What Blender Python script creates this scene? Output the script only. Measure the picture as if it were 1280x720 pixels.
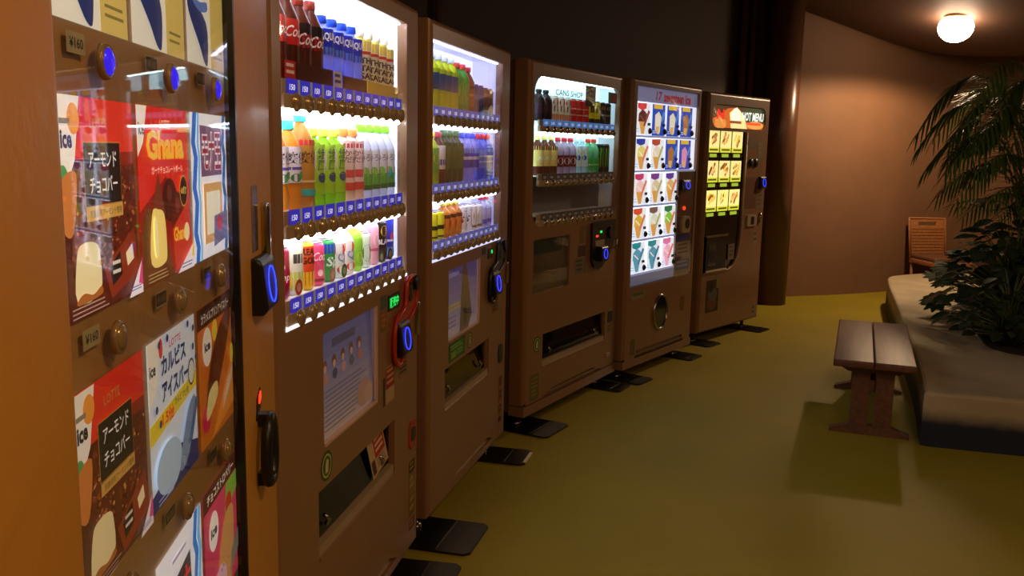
import bpy, math, random
from math import sin, cos, pi, radians
from mathutils import Vector, Matrix
random.seed(7)
for o in list(bpy.data.objects):
    bpy.data.objects.remove(o)
SC = bpy.context.scene
COL = SC.collection

# ------------------------------------------------------------------ camera
FPX = 1120.0
pitch, roll, cam_h = radians(8.93), radians(1.165), 1.413
Fv = Vector((0, cos(pitch), -sin(pitch))); Rv = Vector((1, 0, 0)); Uv = Rv.cross(Fv)
R2 = Rv * cos(roll) + Uv * sin(roll); U2 = -Rv * sin(roll) + Uv * cos(roll)
cd = bpy.data.cameras.new('camera'); cam = bpy.data.objects.new('camera', cd); COL.objects.link(cam)
cd.sensor_width = 36; cd.lens = FPX / 1280 * 36; cd.clip_start = .02
cam.matrix_world = Matrix(((R2.x, U2.x, -Fv.x, 0), (R2.y, U2.y, -Fv.y, 0), (R2.z, U2.z, -Fv.z, cam_h), (0, 0, 0, 1)))
SC.camera = cam
# ------------------------------------------------------------------ world, exposure
W = bpy.data.worlds.new('world'); SC.world = W; W.use_nodes = True
bg = W.node_tree.nodes['Background']; bg.inputs[0].default_value = (1, .62, .33, 1); bg.inputs[1].default_value = .01
SC.view_settings.view_transform = 'Standard'; SC.view_settings.look = 'None'
SC.view_settings.exposure = 0; SC.view_settings.gamma = 1; SC.view_settings.use_curve_mapping = False
# ceiling lamps: (x, y, watts, colour, label)
LAMPS = [(3.76, 7.95, 125, (1, .66, .38), 'round ceiling lamp glowing above the far curved wall and palm'),
         (1.15, .45, 56, (1, .54, .14), 'round ceiling lamp over the aisle facing the ice cream card machine'),
         (4.0, 1.3, 18, (1, .6, .3), 'round ceiling lamp over the aisle beside the planter front'),
         (1.4, -2.0, 20, (1, .54, .14), 'round ceiling lamp at the entrance end of the aisle')]

# ------------------------------------------------------------------ materials
def lin(c):
    if isinstance(c, str):
        c = c.lstrip('#'); c = [int(c[i:i + 2], 16) / 255 for i in (0, 2, 4)]
    return tuple(x / 12.92 if x <= .04045 else ((x + .055) / 1.055) ** 2.4 for x in c)
def newmat(name):
    m = bpy.data.materials.new(name); m.use_nodes = True
    return m, m.node_tree, m.node_tree.nodes['Principled BSDF']
def mat(name, col, rough=.5, metal=0, emit=0, ecol=None, var=.08, nscale=12, bump=0, bscale=60, spec=.5, detail=4, dist=.02):
    """procedural material: noise-varied base colour, optional bump"""
    m, nt, b = newmat(name); c = lin(col)
    tc = nt.nodes.new('ShaderNodeTexCoord'); n = nt.nodes.new('ShaderNodeTexNoise')
    n.inputs['Scale'].default_value = nscale; n.inputs['Detail'].default_value = detail
    nt.links.new(tc.outputs['Object'], n.inputs['Vector'])
    r = nt.nodes.new('ShaderNodeValToRGB'); r.color_ramp.elements[0].position = .3; r.color_ramp.elements[1].position = .7
    r.color_ramp.elements[0].color = (*[x * (1 - var) for x in c], 1); r.color_ramp.elements[1].color = (*[min(1, x * (1 + var)) for x in c], 1)
    nt.links.new(n.outputs['Fac'], r.inputs['Fac']); nt.links.new(r.outputs['Color'], b.inputs['Base Color'])
    b.inputs['Roughness'].default_value = rough; b.inputs['Metallic'].default_value = metal
    b.inputs['Specular IOR Level'].default_value = spec
    if emit:
        b.inputs['Emission Color'].default_value = (*lin(ecol or col), 1); b.inputs['Emission Strength'].default_value = emit
    if bump:
        n2 = nt.nodes.new('ShaderNodeTexNoise'); n2.inputs['Scale'].default_value = bscale; n2.inputs['Detail'].default_value = 5
        nt.links.new(tc.outputs['Object'], n2.inputs['Vector'])
        bp = nt.nodes.new('ShaderNodeBump'); bp.inputs['Strength'].default_value = bump; bp.inputs['Distance'].default_value = dist
        nt.links.new(n2.outputs['Fac'], bp.inputs['Height']); nt.links.new(bp.outputs['Normal'], b.inputs['Normal'])
    return m
def printmat(name, emit=0, rough=.5, clear=0):
    """colour comes from the print itself (colour attribute); emit > 0 for backlit cards"""
    m, nt, b = newmat(name)
    a = nt.nodes.new('ShaderNodeAttribute'); a.attribute_name = 'Col'
    nt.links.new(a.outputs['Color'], b.inputs['Base Color']); b.inputs['Roughness'].default_value = rough; b.inputs['Specular IOR Level'].default_value = .2
    if emit:
        nt.links.new(a.outputs['Color'], b.inputs['Emission Color']); b.inputs['Emission Strength'].default_value = emit
    if clear:
        t = nt.nodes.new('ShaderNodeBsdfTransparent'); mx = nt.nodes.new('ShaderNodeMixShader'); mx.inputs[0].default_value = clear
        nt.links.new(a.outputs['Color'], t.inputs['Color'])
        out = nt.nodes['Material Output']; nt.links.new(b.outputs[0], mx.inputs[1]); nt.links.new(t.outputs[0], mx.inputs[2]); nt.links.new(mx.outputs[0], out.inputs[0])
    return m
def glassmat(name, refl=.9, tint=(1, 1, 1), f0=.04):
    m, nt, b = newmat(name); nt.nodes.remove(b)
    t = nt.nodes.new('ShaderNodeBsdfTransparent'); t.inputs[0].default_value = (*tint, 1)
    g = nt.nodes.new('ShaderNodeBsdfGlossy'); g.inputs['Roughness'].default_value = .02; g.inputs['Color'].default_value = (refl, refl, refl, 1)
    lw = nt.nodes.new('ShaderNodeLayerWeight'); lw.inputs['Blend'].default_value = .5
    pw = nt.nodes.new('ShaderNodeMath'); pw.operation = 'POWER'; pw.inputs[1].default_value = 5; nt.links.new(lw.outputs['Facing'], pw.inputs[0])
    fr = nt.nodes.new('ShaderNodeMath'); fr.operation = 'MULTIPLY_ADD'; fr.inputs[1].default_value = .7; fr.inputs[2].default_value = f0; nt.links.new(pw.outputs[0], fr.inputs[0])
    mx = nt.nodes.new('ShaderNodeMixShader'); nt.links.new(fr.outputs[0], mx.inputs[0])
    nt.links.new(t.outputs[0], mx.inputs[1]); nt.links.new(g.outputs[0], mx.inputs[2])
    nt.links.new(mx.outputs[0], nt.nodes['Material Output'].inputs[0])
    return m
def emitmat(name, col, s):
    m, nt, b = newmat(name); b.inputs['Base Color'].default_value = (*lin(col), 1)
    b.inputs['Emission Color'].default_value = (*lin(col), 1); b.inputs['Emission Strength'].default_value = s
    return m
M = {}
M['paint'] = mat('brown_machine_paint', '#866246', .3, var=.03, nscale=4, bump=.015, bscale=900, dist=.002)
M['wrap'] = mat('wrinkled_brown_film', '#c28a38', .42, var=.02, nscale=3, bump=.0)
M['cabinet'] = mat('brown_cabinet_steel', '#5e4634', .4, var=.04)
M['panel'] = mat('bronze_card_panel', '#b08a58', .4, var=.03)
M['dark'] = mat('black_plastic', '#121112', .35, var=.1)
M['plate'] = mat('black_rubber_plate', '#0d0c0c', .35, var=.2, nscale=20)
M['chrome'] = mat('chrome', '#b9b4ac', .18, metal=1, var=.04)
M['bronze'] = mat('bronze_button', '#967f5c', .16, metal=.3, var=.05)
M['rail'] = mat('brown_rail_metal', '#a08a70', .35, var=.05)
M['white_in'] = mat('white_enamel_lining', '#eef0fb', .5, var=.02)
M['grey_in'] = mat('grey_enamel_lining', '#5a6068', .5, var=.05)
M['red'] = mat('red_coin_bezel', '#a32a1c', .25, var=.05)
M['glass'] = glassmat('window_glass')
M['smoke'] = glassmat('smoked_flap_glass', tint=(.42, .42, .34))
M['print'] = printmat('flat_print')
M['print_gloss'] = printmat('product_print', rough=.28)
M['clear'] = printmat('clear_plastic', rough=.12, clear=.45)
M['card_hi'] = printmat('backlit_print_bright', .7)
M['card_mid'] = printmat('backlit_print_medium', .5)
M['card_lo'] = printmat('backlit_print_dim', .3)
M['card4'] = printmat('backlit_ice_card', .85)
M['card5'] = printmat('backlit_menu_card', 1.1)
M['poster'] = printmat('dim_backlit_poster', .15)
M['back1'] = emitmat('backlit_panel_white', '#f2f4ff', 3.0)
M['back2'] = emitmat('backlit_panel_blue_white', '#cfd4ff', 1.1)
M['back3'] = emitmat('backlit_panel_cyan_white', '#d0f2f6', .9)
M['back4'] = emitmat('backlit_panel_ice', '#eef2ff', 1.0)
M['led1'] = emitmat('led_tube_white', '#f4f5ff', 20)
M['led2'] = emitmat('led_tube_blue_white', '#dfe2ff', 14)
M['led3'] = emitmat('led_tube_cyan_white', '#d8fbff', 12)
M['ring'] = emitmat('blue_ring_light', '#2a3cff', 2.6)
M['green'] = emitmat('green_indicator', '#18e05a', 1.3)
M['redled'] = emitmat('red_indicator', '#ff3a1c', 1.6)
M['wood'] = None
M['lens'] = emitmat('lamp_lens', '#ffdcb8', 30)
M['trim'] = mat('lamp_trim', '#7a5a40', .4)
M['blueglass'] = mat('blue_lit_button', '#2a1ea8', .15, emit=.7, ecol='#3a26ff')

# ------------------------------------------------------------------ mesh builder
class MB:
    def __init__(s): s.v = []; s.f = []; s.c = []; s.s = []
    def add(s, vs, fs, col='#808080', smooth=False):
        b = len(s.v); s.v += [tuple(v) for v in vs]
        c = lin(col)
        for f in fs: s.f.append(tuple(b + i for i in f)); s.c.append(c); s.s.append(smooth)
        return s
    def quad(s, a, b, c, d, col='#808080'): return s.add([a, b, c, d], [(0, 1, 2, 3)], col)
    def box(s, x0, x1, y0, y1, z0, z1, col='#808080'):
        return s.add([(x0, y0, z0), (x1, y0, z0), (x1, y1, z0), (x0, y1, z0), (x0, y0, z1), (x1, y0, z1), (x1, y1, z1), (x0, y1, z1)],
                     [(0, 1, 5, 4), (1, 2, 6, 5), (2, 3, 7, 6), (3, 0, 4, 7), (4, 5, 6, 7), (3, 2, 1, 0)], col)
    def rbox(s, x0, x1, y0, y1, z0, z1, r, col='#808080', n=3):
        """box with rounded edges: rings in z, rounded-rect in plan, domed ends"""
        def plan(ins):
            rr = max(r - ins, 1e-4); P = []
            for cx, cy, a in ((x1 - r, y1 - r, 0), (x0 + r, y1 - r, 90), (x0 + r, y0 + r, 180), (x1 - r, y0 + r, 270)):
                for k in range(n + 1):
                    t = radians(a + 90 * k / n); P.append((cx + rr * cos(t), cy + rr * sin(t)))
            return P
        rings = []
        for k in range(n + 1):
            t = pi / 2 * k / n; rings.append((plan(r - r * sin(t)), z0 + r - r * cos(t)))
        for k in range(n, -1, -1):
            t = pi / 2 * k / n; rings.append((plan(r - r * sin(t)), z1 - r + r * cos(t)))
        m = len(rings[0][0]); vs = [(x, y, z) for P, z in rings for x, y in P]; fs = []
        for i in range(len(rings) - 1):
            for j in range(m): fs.append((i * m + j, i * m + (j + 1) % m, (i + 1) * m + (j + 1) % m, (i + 1) * m + j))
        fs.append(tuple(range(m - 1, -1, -1))); fs.append(tuple(range((len(rings) - 1) * m, len(rings) * m)))
        return s.add(vs, fs, col, True)
    def prism(s, pts, y0, y1, col='#808080'):
        """polygon in x,z extruded along y (y0 front)"""
        n = len(pts); vs = [(x, y0, z) for x, z in pts] + [(x, y1, z) for x, z in pts]
        return s.add(vs, [tuple(range(n)), tuple(range(2 * n - 1, n - 1, -1))] + [(i, (i + 1) % n, n + (i + 1) % n, n + i) for i in range(n)], col)
    def slab(s, pts, z0, z1, col='#808080'):
        n = len(pts); vs = [(x, y, z0) for x, y in pts] + [(x, y, z1) for x, y in pts]
        return s.add(vs, [tuple(range(n - 1, -1, -1)), tuple(range(n, 2 * n))] + [(i, (i + 1) % n, n + (i + 1) % n, n + i) for i in range(n)], col)
    def lathe(s, prof, n=14, cx=0, cy=0, col='#808080', smooth=True):
        vs = []; fs = []
        for r, z in prof:
            for k in range(n):
                t = 2 * pi * k / n; vs.append((cx + r * cos(t), cy + r * sin(t), z))
        for i in range(len(prof) - 1):
            for k in range(n): fs.append((i * n + k, i * n + (k + 1) % n, (i + 1) * n + (k + 1) % n, (i + 1) * n + k))
        fs.append(tuple(range(n - 1, -1, -1))); fs.append(tuple(range((len(prof) - 1) * n, len(prof) * n)))
        return s.add(vs, fs, col, smooth)
    def tube(s, path, r, n=8, col='#808080', closed=False):
        P = [Vector(p) for p in path]; rr = r if isinstance(r, (list, tuple)) else [r] * len(P); L = len(P)
        vs = []; fs = []; up = None
        for i, p in enumerate(P):
            if closed: t = (P[(i + 1) % L] - P[i - 1]).normalized()
            else: t = (P[min(i + 1, L - 1)] - P[max(i - 1, 0)]).normalized()
            if up is None:
                up = t.orthogonal().normalized()
            up = (up - t * up.dot(t))
            up = up.normalized() if up.length > 1e-6 else t.orthogonal().normalized()
            w = t.cross(up)
            for k in range(n):
                a = 2 * pi * k / n; vs.append(p + (up * cos(a) + w * sin(a)) * rr[i])
        for i in range(L if closed else L - 1):
            j = (i + 1) % L
            for k in range(n): fs.append((i * n + k, i * n + (k + 1) % n, j * n + (k + 1) % n, j * n + k))
        if not closed: fs.append(tuple(range(n - 1, -1, -1))); fs.append(tuple(range((L - 1) * n, L * n)))
        return s.add(vs, fs, col, True)
    def mesh(s, name):
        me = bpy.data.meshes.new(name); me.from_pydata(s.v, [], s.f)
        a = me.color_attributes.new('Col', 'FLOAT_COLOR', 'CORNER')
        buf = []
        for f, c in zip(s.f, s.c): buf += [c[0], c[1], c[2], 1.0] * len(f)
        a.data.foreach_set('color', buf); me.polygons.foreach_set('use_smooth', s.s); me.update()
        return me
    def build(s, name, m, parent=None, loc=None, rz=0):
        me = s.mesh(name); me.materials.append(M[m] if isinstance(m, str) else m)
        return link(name, me, parent, loc, rz)
def link(name, me, parent=None, loc=None, rz=0):
    o = bpy.data.objects.new(name, me); COL.objects.link(o)
    if parent: o.parent = parent
    if loc: o.location = loc
    if rz: o.rotation_euler = (0, 0, rz)
    return o
def empty(name, loc=(0, 0, 0), rz=0):
    o = bpy.data.objects.new(name, None); COL.objects.link(o); o.location = loc; o.rotation_euler = (0, 0, rz); o.empty_display_size = .1
    return o
def tag(o, label, cat, group=None):
    o['label'] = label; o['category'] = cat
    if group: o['group'] = group
    return o
def struct(o): o['kind'] = 'structure'; return o

# ------------------------------------------------------------------ flat print
TX = {}
def text_geo(body, bold=0):
    k = (body, bold)
    if k not in TX:
        cu = bpy.data.curves.new('t', 'FONT'); cu.body = body; cu.resolution_u = 2; cu.offset = bold; cu.space_line = .95
        o = bpy.data.objects.new('t', cu)
        me = bpy.data.meshes.new_from_object(o)
        vs = [(v.co.x, v.co.y) for v in me.vertices]; fs = [tuple(p.vertices) for p in me.polygons]
        x0 = min(v[0] for v in vs); x1 = max(v[0] for v in vs); y0 = min(v[1] for v in vs); y1 = max(v[1] for v in vs)
        vs = [((x - x0) / (x1 - x0), (y - y0) / (y1 - y0)) for x, y in vs]
        bpy.data.meshes.remove(me); bpy.data.objects.remove(o); bpy.data.curves.remove(cu)
        TX[k] = (vs, fs)
    return TX[k]
class Card(MB):
    """flat print in the x,z plane facing -y; with wrap=r it is rolled on a cylinder of that radius"""
    def __init__(s, wrap=None, step=.00025): super().__init__(); s.n = 0; s.w = wrap; s.st = step
    def put(s, pts, fs, col):
        y = -s.n * s.st; s.n += 1
        if s.w:
            vs = [((s.w - y) * sin(x / s.w), -(s.w - y) * cos(x / s.w), z) for x, z in pts]
        else: vs = [(x, y, z) for x, z in pts]
        return s.add(vs, fs, col, bool(s.w))
    def rect(s, x0, z0, x1, z1, col):
        k = max(1, int(abs(x1 - x0) / (s.w * .35))) if s.w else 1
        pts = [(x0 + (x1 - x0) * i / k, z) for z in (z0, z1) for i in range(k + 1)]
        return s.put(pts, [(i, i + 1, k + 2 + i, k + 1 + i) for i in range(k)], col)
    def poly(s, pts, col): return s.put(pts, [tuple(range(len(pts)))], col)
    def blob(s, pts, col): return s.poly([(p[0], p[1]) for p in spline([Vector(p) for p in pts], 4, True)], col)
    def ell(s, cx, cz, rx, rz, col, n=18): return s.poly([(cx + rx * cos(2 * pi * i / n), cz + rz * sin(2 * pi * i / n)) for i in range(n)], col)
    def text(s, body, x0, z0, x1, z1, col, bold=.012, shear=0):
        vs, fs = text_geo(body, bold)
        return s.put([(x0 + (x1 - x0) * x + shear * (z1 - z0) * (y - .5), z0 + (z1 - z0) * y) for x, y in vs], fs, col)
    def lines(s, x0, z0, x1, z1, n, col, fill=.45, rag=.25):
        """illegible small print: thin bars"""
        h = (z1 - z0) / n
        y = s.n; pts = []; fs = []
        for i in range(n):
            xe = x1 - (x1 - x0) * rag * random.random(); za = z1 - i * h
            b = len(pts); pts += [(x0, za - h * fill), (xe, za - h * fill), (xe, za), (x0, za)]; fs.append((b, b + 1, b + 2, b + 3))
        return s.put(pts, fs, col)
    def specks(s, x0, z0, x1, z1, n, a, b, cols):
        for c in cols:
            pts = []; fs = []
            for i in range(n // len(cols)):
                x = random.uniform(x0, x1); z = random.uniform(z0, z1); w = random.uniform(a, b); t = random.uniform(0, pi); q = len(pts)
                for k in range(5):
                    e = t + 2 * pi * k / 5; pts.append((min(max(x + w * cos(e), x0), x1), min(max(z + w * .7 * sin(e), z0), z1)))
                fs.append(tuple(range(q, q + 5)))
            s.put(pts, fs, c)
        return s

# ------------------------------------------------------------------ room shell
def spline(P, k=8, closed=False):
    n = len(P); out = []
    for i in range(n if closed else n - 1):
        p = [Vector(P[(i + d) % n] if closed else P[min(max(i + d, 0), n - 1)]) for d in (-1, 0, 1, 2)]
        for j in range(k):
            t = j / k
            out.append(tuple(.5 * (2 * p[1] + (p[2] - p[0]) * t + (2 * p[0] - 5 * p[1] + 4 * p[2] - p[3]) * t * t + (3 * p[1] - p[0] - 3 * p[2] + p[3]) * t ** 3)))
    if not closed: out.append(tuple(P[-1]))
    return out
def ceil_z(x, y):
    return 3.06 - .67 * math.exp(-((x - 4.7) ** 2 + (y - 8.9) ** 2) / (2 * 1.62 ** 2))
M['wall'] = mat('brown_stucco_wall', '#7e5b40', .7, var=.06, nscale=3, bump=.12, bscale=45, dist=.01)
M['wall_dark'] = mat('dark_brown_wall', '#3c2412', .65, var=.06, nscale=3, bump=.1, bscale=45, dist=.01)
M['column'] = mat('glossy_brown_column', '#5e3e2a', .26, var=.04)
M['ceil'] = mat('brown_stucco_ceiling', '#5e4232', .7, var=.05, nscale=3, bump=.1, bscale=40, dist=.01)
# carpet
m, nt, b = newmat('olive_yellow_carpet'); M['carpet'] = m
tc = nt.nodes.new('ShaderNodeTexCoord')
n1 = nt.nodes.new('ShaderNodeTexNoise'); n1.inputs['Scale'].default_value = 260; n1.inputs['Detail'].default_value = 3
n2 = nt.nodes.new('ShaderNodeTexNoise'); n2.inputs['Scale'].default_value = 1.6; n2.inputs['Detail'].default_value = 4
mp = nt.nodes.new('ShaderNodeMapping'); mp.inputs['Rotation'].default_value = (0, 0, radians(-25))
wv = nt.nodes.new('ShaderNodeTexWave'); wv.inputs['Scale'].default_value = 38; wv.inputs['Distortion'].default_value = 1.5; wv.inputs['Detail'].default_value = 2; wv.inputs['Detail Scale'].default_value = 6
nt.links.new(tc.outputs['Object'], n1.inputs['Vector']); nt.links.new(tc.outputs['Object'], n2.inputs['Vector'])
nt.links.new(tc.outputs['Object'], mp.inputs['Vector']); nt.links.new(mp.outputs['Vector'], wv.inputs['Vector'])
ad = nt.nodes.new('ShaderNodeMath'); ad.operation = 'MULTIPLY_ADD'; ad.inputs[1].default_value = .25
nt.links.new(wv.outputs['Fac'], ad.inputs[0]); nt.links.new(n1.outputs['Fac'], ad.inputs[2])
ad2 = nt.nodes.new('ShaderNodeMath'); ad2.operation = 'MULTIPLY_ADD'; ad2.inputs[1].default_value = .5
nt.links.new(n2.outputs['Fac'], ad2.inputs[0]); nt.links.new(ad.outputs[0], ad2.inputs[2])
rp = nt.nodes.new('ShaderNodeValToRGB'); rp.color_ramp.elements[0].position = .55; rp.color_ramp.elements[1].position = 1.0
rp.color_ramp.elements[0].color = (*lin('#7d7010'), 1); rp.color_ramp.elements[1].color = (*lin('#9b8a1b'), 1)
nt.links.new(ad2.outputs[0], rp.inputs['Fac']); nt.links.new(rp.outputs['Color'], b.inputs['Base Color'])
b.inputs['Roughness'].default_value = .62; b.inputs['Specular IOR Level'].default_value = .35
bp = nt.nodes.new('ShaderNodeBump'); bp.inputs['Strength'].default_value = .35; bp.inputs['Distance'].default_value = .004
nt.links.new(ad.outputs[0], bp.inputs['Height']); nt.links.new(bp.outputs['Normal'], b.inputs['Normal'])

LEFT = [(-1.5, -2.6), (-1.32, -.5), (-1.28, 1.4), (-1.12, 2.9), (-.83, 4.1), (-.3, 5.4), (.42, 6.6), (1.3, 7.75), (2.12, 8.55), (2.5, 8.78)]
RIGHT = [(2.5, 8.74), (3.23, 8.97), (3.86, 9.25), (4.5, 9.58), (5.3, 9.78), (6.3, 9.5), (7.4, 8.6), (8.2, 7.0), (8.5, 5.0), (8.2, 2.4), (7.2, -.4), (5.6, -2.4), (3.4, -3.4), (1, -3.5), (-1.5, -2.6)]
def wall(name, P, mname, k=6):
    S = spline(P, k); mb = MB(); rows = 10; n = len(S); vs = []; fs = []
    for r in range(rows + 1):
        for x, y in S: vs.append((x, y, -.02 + (ceil_z(x, y) + .04) * r / rows))
    for r in range(rows):
        for i in range(n - 1): fs.append((r * n + i, r * n + i + 1, (r + 1) * n + i + 1, (r + 1) * n + i))
    mb.add(vs, fs, smooth=True); return struct(mb.build(name, mname))
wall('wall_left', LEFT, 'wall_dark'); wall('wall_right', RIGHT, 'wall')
mb = MB(); mb.slab([(-2.2, -4), (9.2, -4), (9.2, 10.2), (-2.2, 10.2)], -.06, 0)
struct(mb.build('floor', 'carpet'))
mb = MB(); vs = []; fs = []; nx, ny = 46, 56
for j in range(ny + 1):
    for i in range(nx + 1):
        x = -2.2 + 11.4 * i / nx; y = -4 + 14.2 * j / ny; vs.append((x, y, ceil_z(x, y)))
for j in range(ny):
    for i in range(nx): fs.append((j * (nx + 1) + i, j * (nx + 1) + i + 1, (j + 1) * (nx + 1) + i + 1, (j + 1) * (nx + 1) + i))
mb.add(vs, fs, smooth=True); struct(mb.build('ceiling', 'ceil'))
# rounded glossy column between the two walls
mb = MB(); mb.lathe([(.155, 0), (.155, 3.05)], 40, 2.44, 8.4); struct(mb.build('wall_column', 'column'))
mb = MB(); mb.box(-.08, .08, -.05, .05, 0, 3.0)
struct(mb.build('trim_1', 'wall_dark', None, (2.27, 8.58, 0), radians(30)))
for i, (px, py, r) in enumerate([(2.06, 8.41, .036), (2.155, 8.46, .028)]):
    t = empty('wall_pipe', (px, py, 0)); tag(t, ['thicker vertical conduit pipe on the wall behind the hot food machine', 'thinner vertical conduit pipe beside the column behind the hot food machine'][i], 'pipe', 'conduit pipes by the column')
    mb = MB(); mb.lathe([(r, 0), (r, 2.98)], 14); mb.build('pipe', 'column', t)
t = empty('wall_pipe', (-.43, 5.06, 0)); tag(t, 'thin vertical pipe rising behind the drinks machine with black coin guard', 'pipe')
mb = MB(); mb.lathe([(.02, 0), (.02, 2.98)], 12); mb.build('pipe', 'cabinet', t)

# ------------------------------------------------------------------ ceiling lamps
for (lx, ly, watts, lcol, lab) in LAMPS:
    z = ceil_z(lx, ly); t = empty('ceiling_lamp', (lx, ly, z)); tag(t, lab, 'lamp', 'round ceiling lamps')
    mb = MB(); mb.lathe([(.07, .03), (.1, .03), (.104, .008), (.09, -.004)], 32); mb.build('trim_ring', 'trim', t)
    mb = MB(); mb.lathe([(.1, -.008)] + [(.142 * cos(radians(q)), -.08 + .125 * sin(radians(q))) for q in (30, 15, 0, -15, -30, -45, -60, -75, -87)], 32); mb.build('globe', 'lens', t)
    ld = bpy.data.lights.new('lamp_light', 'SPOT'); ld.energy = watts; ld.spot_size = radians(168); ld.spot_blend = .25; ld.color = lcol; ld.shadow_soft_size = .06
    lo = bpy.data.objects.new('lamp_light', ld); COL.objects.link(lo); lo.location = (lx, ly, z - .26)

# ------------------------------------------------------------------ vending machines
class Mach:
    def __init__(s, P, ang, w, name, label):
        a = radians(ang); s.a = a; s.P = Vector((P[0], P[1], 0)); s.w = w; s.rz = pi / 2 - a
        s.d = Vector((sin(a), cos(a), 0)); s.i = Vector((-cos(a), sin(a), 0))
        s.root = empty(name, s.P, s.rz); tag(s.root, label, 'vending machine')
    def pt(s, u, y, z): return s.P + s.d * u + s.i * y + Vector((0, 0, z))
def rounded(x0, z0, x1, z1, r, n=5, corners=(1, 1, 1, 1)):
    P = []
    for c, (cx, cz, a, ox, oz) in zip(corners, ((x1, z1, 0, -1, -1), (x0, z1, 90, 1, -1), (x0, z0, 180, 1, 1), (x1, z0, 270, -1, 1))):
        q = r * c if c else 0
        if q == 0: P.append((cx, cz)); continue
        for k in range(n + 1):
            t = radians(a + 90 * k / n); P.append((cx + ox * q + q * cos(t), cz + oz * q + q * sin(t)))
    return P
def door(mc, w, z0, z1, holes, m='paint', r=.018, depth=.085, name='door', fill=(), u0=0, yf=0):
    """front panel with real openings. holes: (u0,z0,u1,z1,depth,corner radius); fill: extra flush polygons"""
    mb = MB(); xs = sorted({u0 + r, u0 + w - r} | {h[0] for h in holes} | {h[2] for h in holes}); zs = sorted({z0 + r, z1 - r} | {h[1] for h in holes} | {h[3] for h in holes})
    for a, b in zip(xs, xs[1:]):
        for c, d in zip(zs, zs[1:]):
            x, z = (a + b) / 2, (c + d) / 2
            if any(h[0] < x < h[2] and h[1] < z < h[3] for h in holes): continue
            mb.quad((a, yf, c), (b, yf, c), (b, yf, d), (a, yf, d))
    for h in holes:
        a, c, b, d, dp, rr = h
        mb.quad((a, yf, c), (a, yf, d), (a, dp, d), (a, dp, c)); mb.quad((b, yf, c), (b, dp, c), (b, dp, d), (b, yf, d))
        mb.quad((a, yf, c), (a, dp, c), (b, dp, c), (b, yf, c)); mb.quad((a, yf, d), (b, yf, d), (b, dp, d), (a, dp, d))
        if rr:
            for cx, cz, sx, sz in ((a, c, 1, 1), (b, c, -1, 1), (a, d, 1, -1), (b, d, -1, -1)):
                arc = [(cx + sx * rr * (1 - sin(radians(9 * k * 2))), cz + sz * rr * (1 - cos(radians(9 * k * 2)))) for k in range(6)]
                mb.prism([(cx, cz)] + arc, yf, yf + .02)
    for p in fill: mb.prism(p, yf, yf + .02)
    n = 5; rings = []
    for i in range(n + 1):
        t = pi / 2 * i / n; q = r - r * sin(t); rings.append((q, yf + r - r * cos(t)))
    rings.append((0, depth))
    vs = [];
    for q, y in rings: vs += [(u0 + q, y, z0 + q), (u0 + w - q, y, z0 + q), (u0 + w - q, y, z1 - q), (u0 + q, y, z1 - q)]
    fs = [(i * 4 + k, (i + 1) * 4 + k, (i + 1) * 4 + (k + 1) % 4, i * 4 + (k + 1) % 4) for i in range(len(rings) - 1) for k in range(4)]
    mb.add(vs, fs, smooth=False)
    for k in range(len(mb.f) - len(fs), len(mb.f)): pass
    return mb.build(name, m, mc.root)
def cabinet(mc, w, z0, z1, dep=.68, m='cabinet'):
    e = .01; mb = MB(); x0, x1, y0, y1 = e, w - e, .085, dep
    mb.quad((x0, y0, z0), (x0, y1, z0), (x0, y1, z1), (x0, y0, z1)); mb.quad((x1, y0, z0), (x1, y0, z1), (x1, y1, z1), (x1, y1, z0))
    mb.quad((x0, y1, z0), (x1, y1, z0), (x1, y1, z1), (x0, y1, z1)); mb.quad((x0, y0, z1), (x0, y1, z1), (x1, y1, z1), (x1, y0, z1))
    mb.quad((x0, y0, z0), (x1, y0, z0), (x1, y1, z0), (x0, y1, z0))
    return mb.build('cabinet', m, mc.root)
def feet(mc, w, z, plates, out=.19, pw=.2):
    for u in (.09, w - .09):
        for y in (.09, .6):
            mb = MB(); mb.lathe([(.03, .008), (.03, .02), (.02, .028), (.013, .03), (.013, z + .01)], 12, u, y); mb.build('levelling_foot', 'chrome', mc.root)
    for p in plates:
        u, o = p[0], p[1]; wd = p[2] if len(p) > 2 else pw
        pts = [(u - wd / 2, .2), (u - wd / 2, -o + .02), (u - wd / 2 + .02, -o), (u + wd / 2 - .02, -o), (u + wd / 2, -o + .02), (u + wd / 2, .2)]
        mb = MB(); mb.slab(pts, .001, .009); pl = mb.build('anchor_plate', 'plate', mc.root)
        mb = MB(); mb.box(u - wd / 2 + .012, u + wd / 2 - .012, -.05, -.043, .009, .013); mb.build('plate_rib', 'plate', pl)
        if len(p) > 3:
            mb = MB(); mb.box(u - wd / 2 + .03, u + wd / 2 - .03, -o - .001, -o + .012, .004, .0105, '#e9dccb'); mb.build('edge_tape', 'print', pl)
def ring(mc, par, u, y, z, ru=.016, rz=.026, tilt=0, th=.0013):
    mb = MB(); mb.tube([(u + ru * cos(2 * pi * k / 24), y + tilt * rz * sin(2 * pi * k / 24), z + rz * sin(2 * pi * k / 24)) for k in range(24)], th, 6, closed=True)
    o = mb.build('ring_light', 'ring', par); o['label'] = 'glowing blue oval ring'; return o
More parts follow.
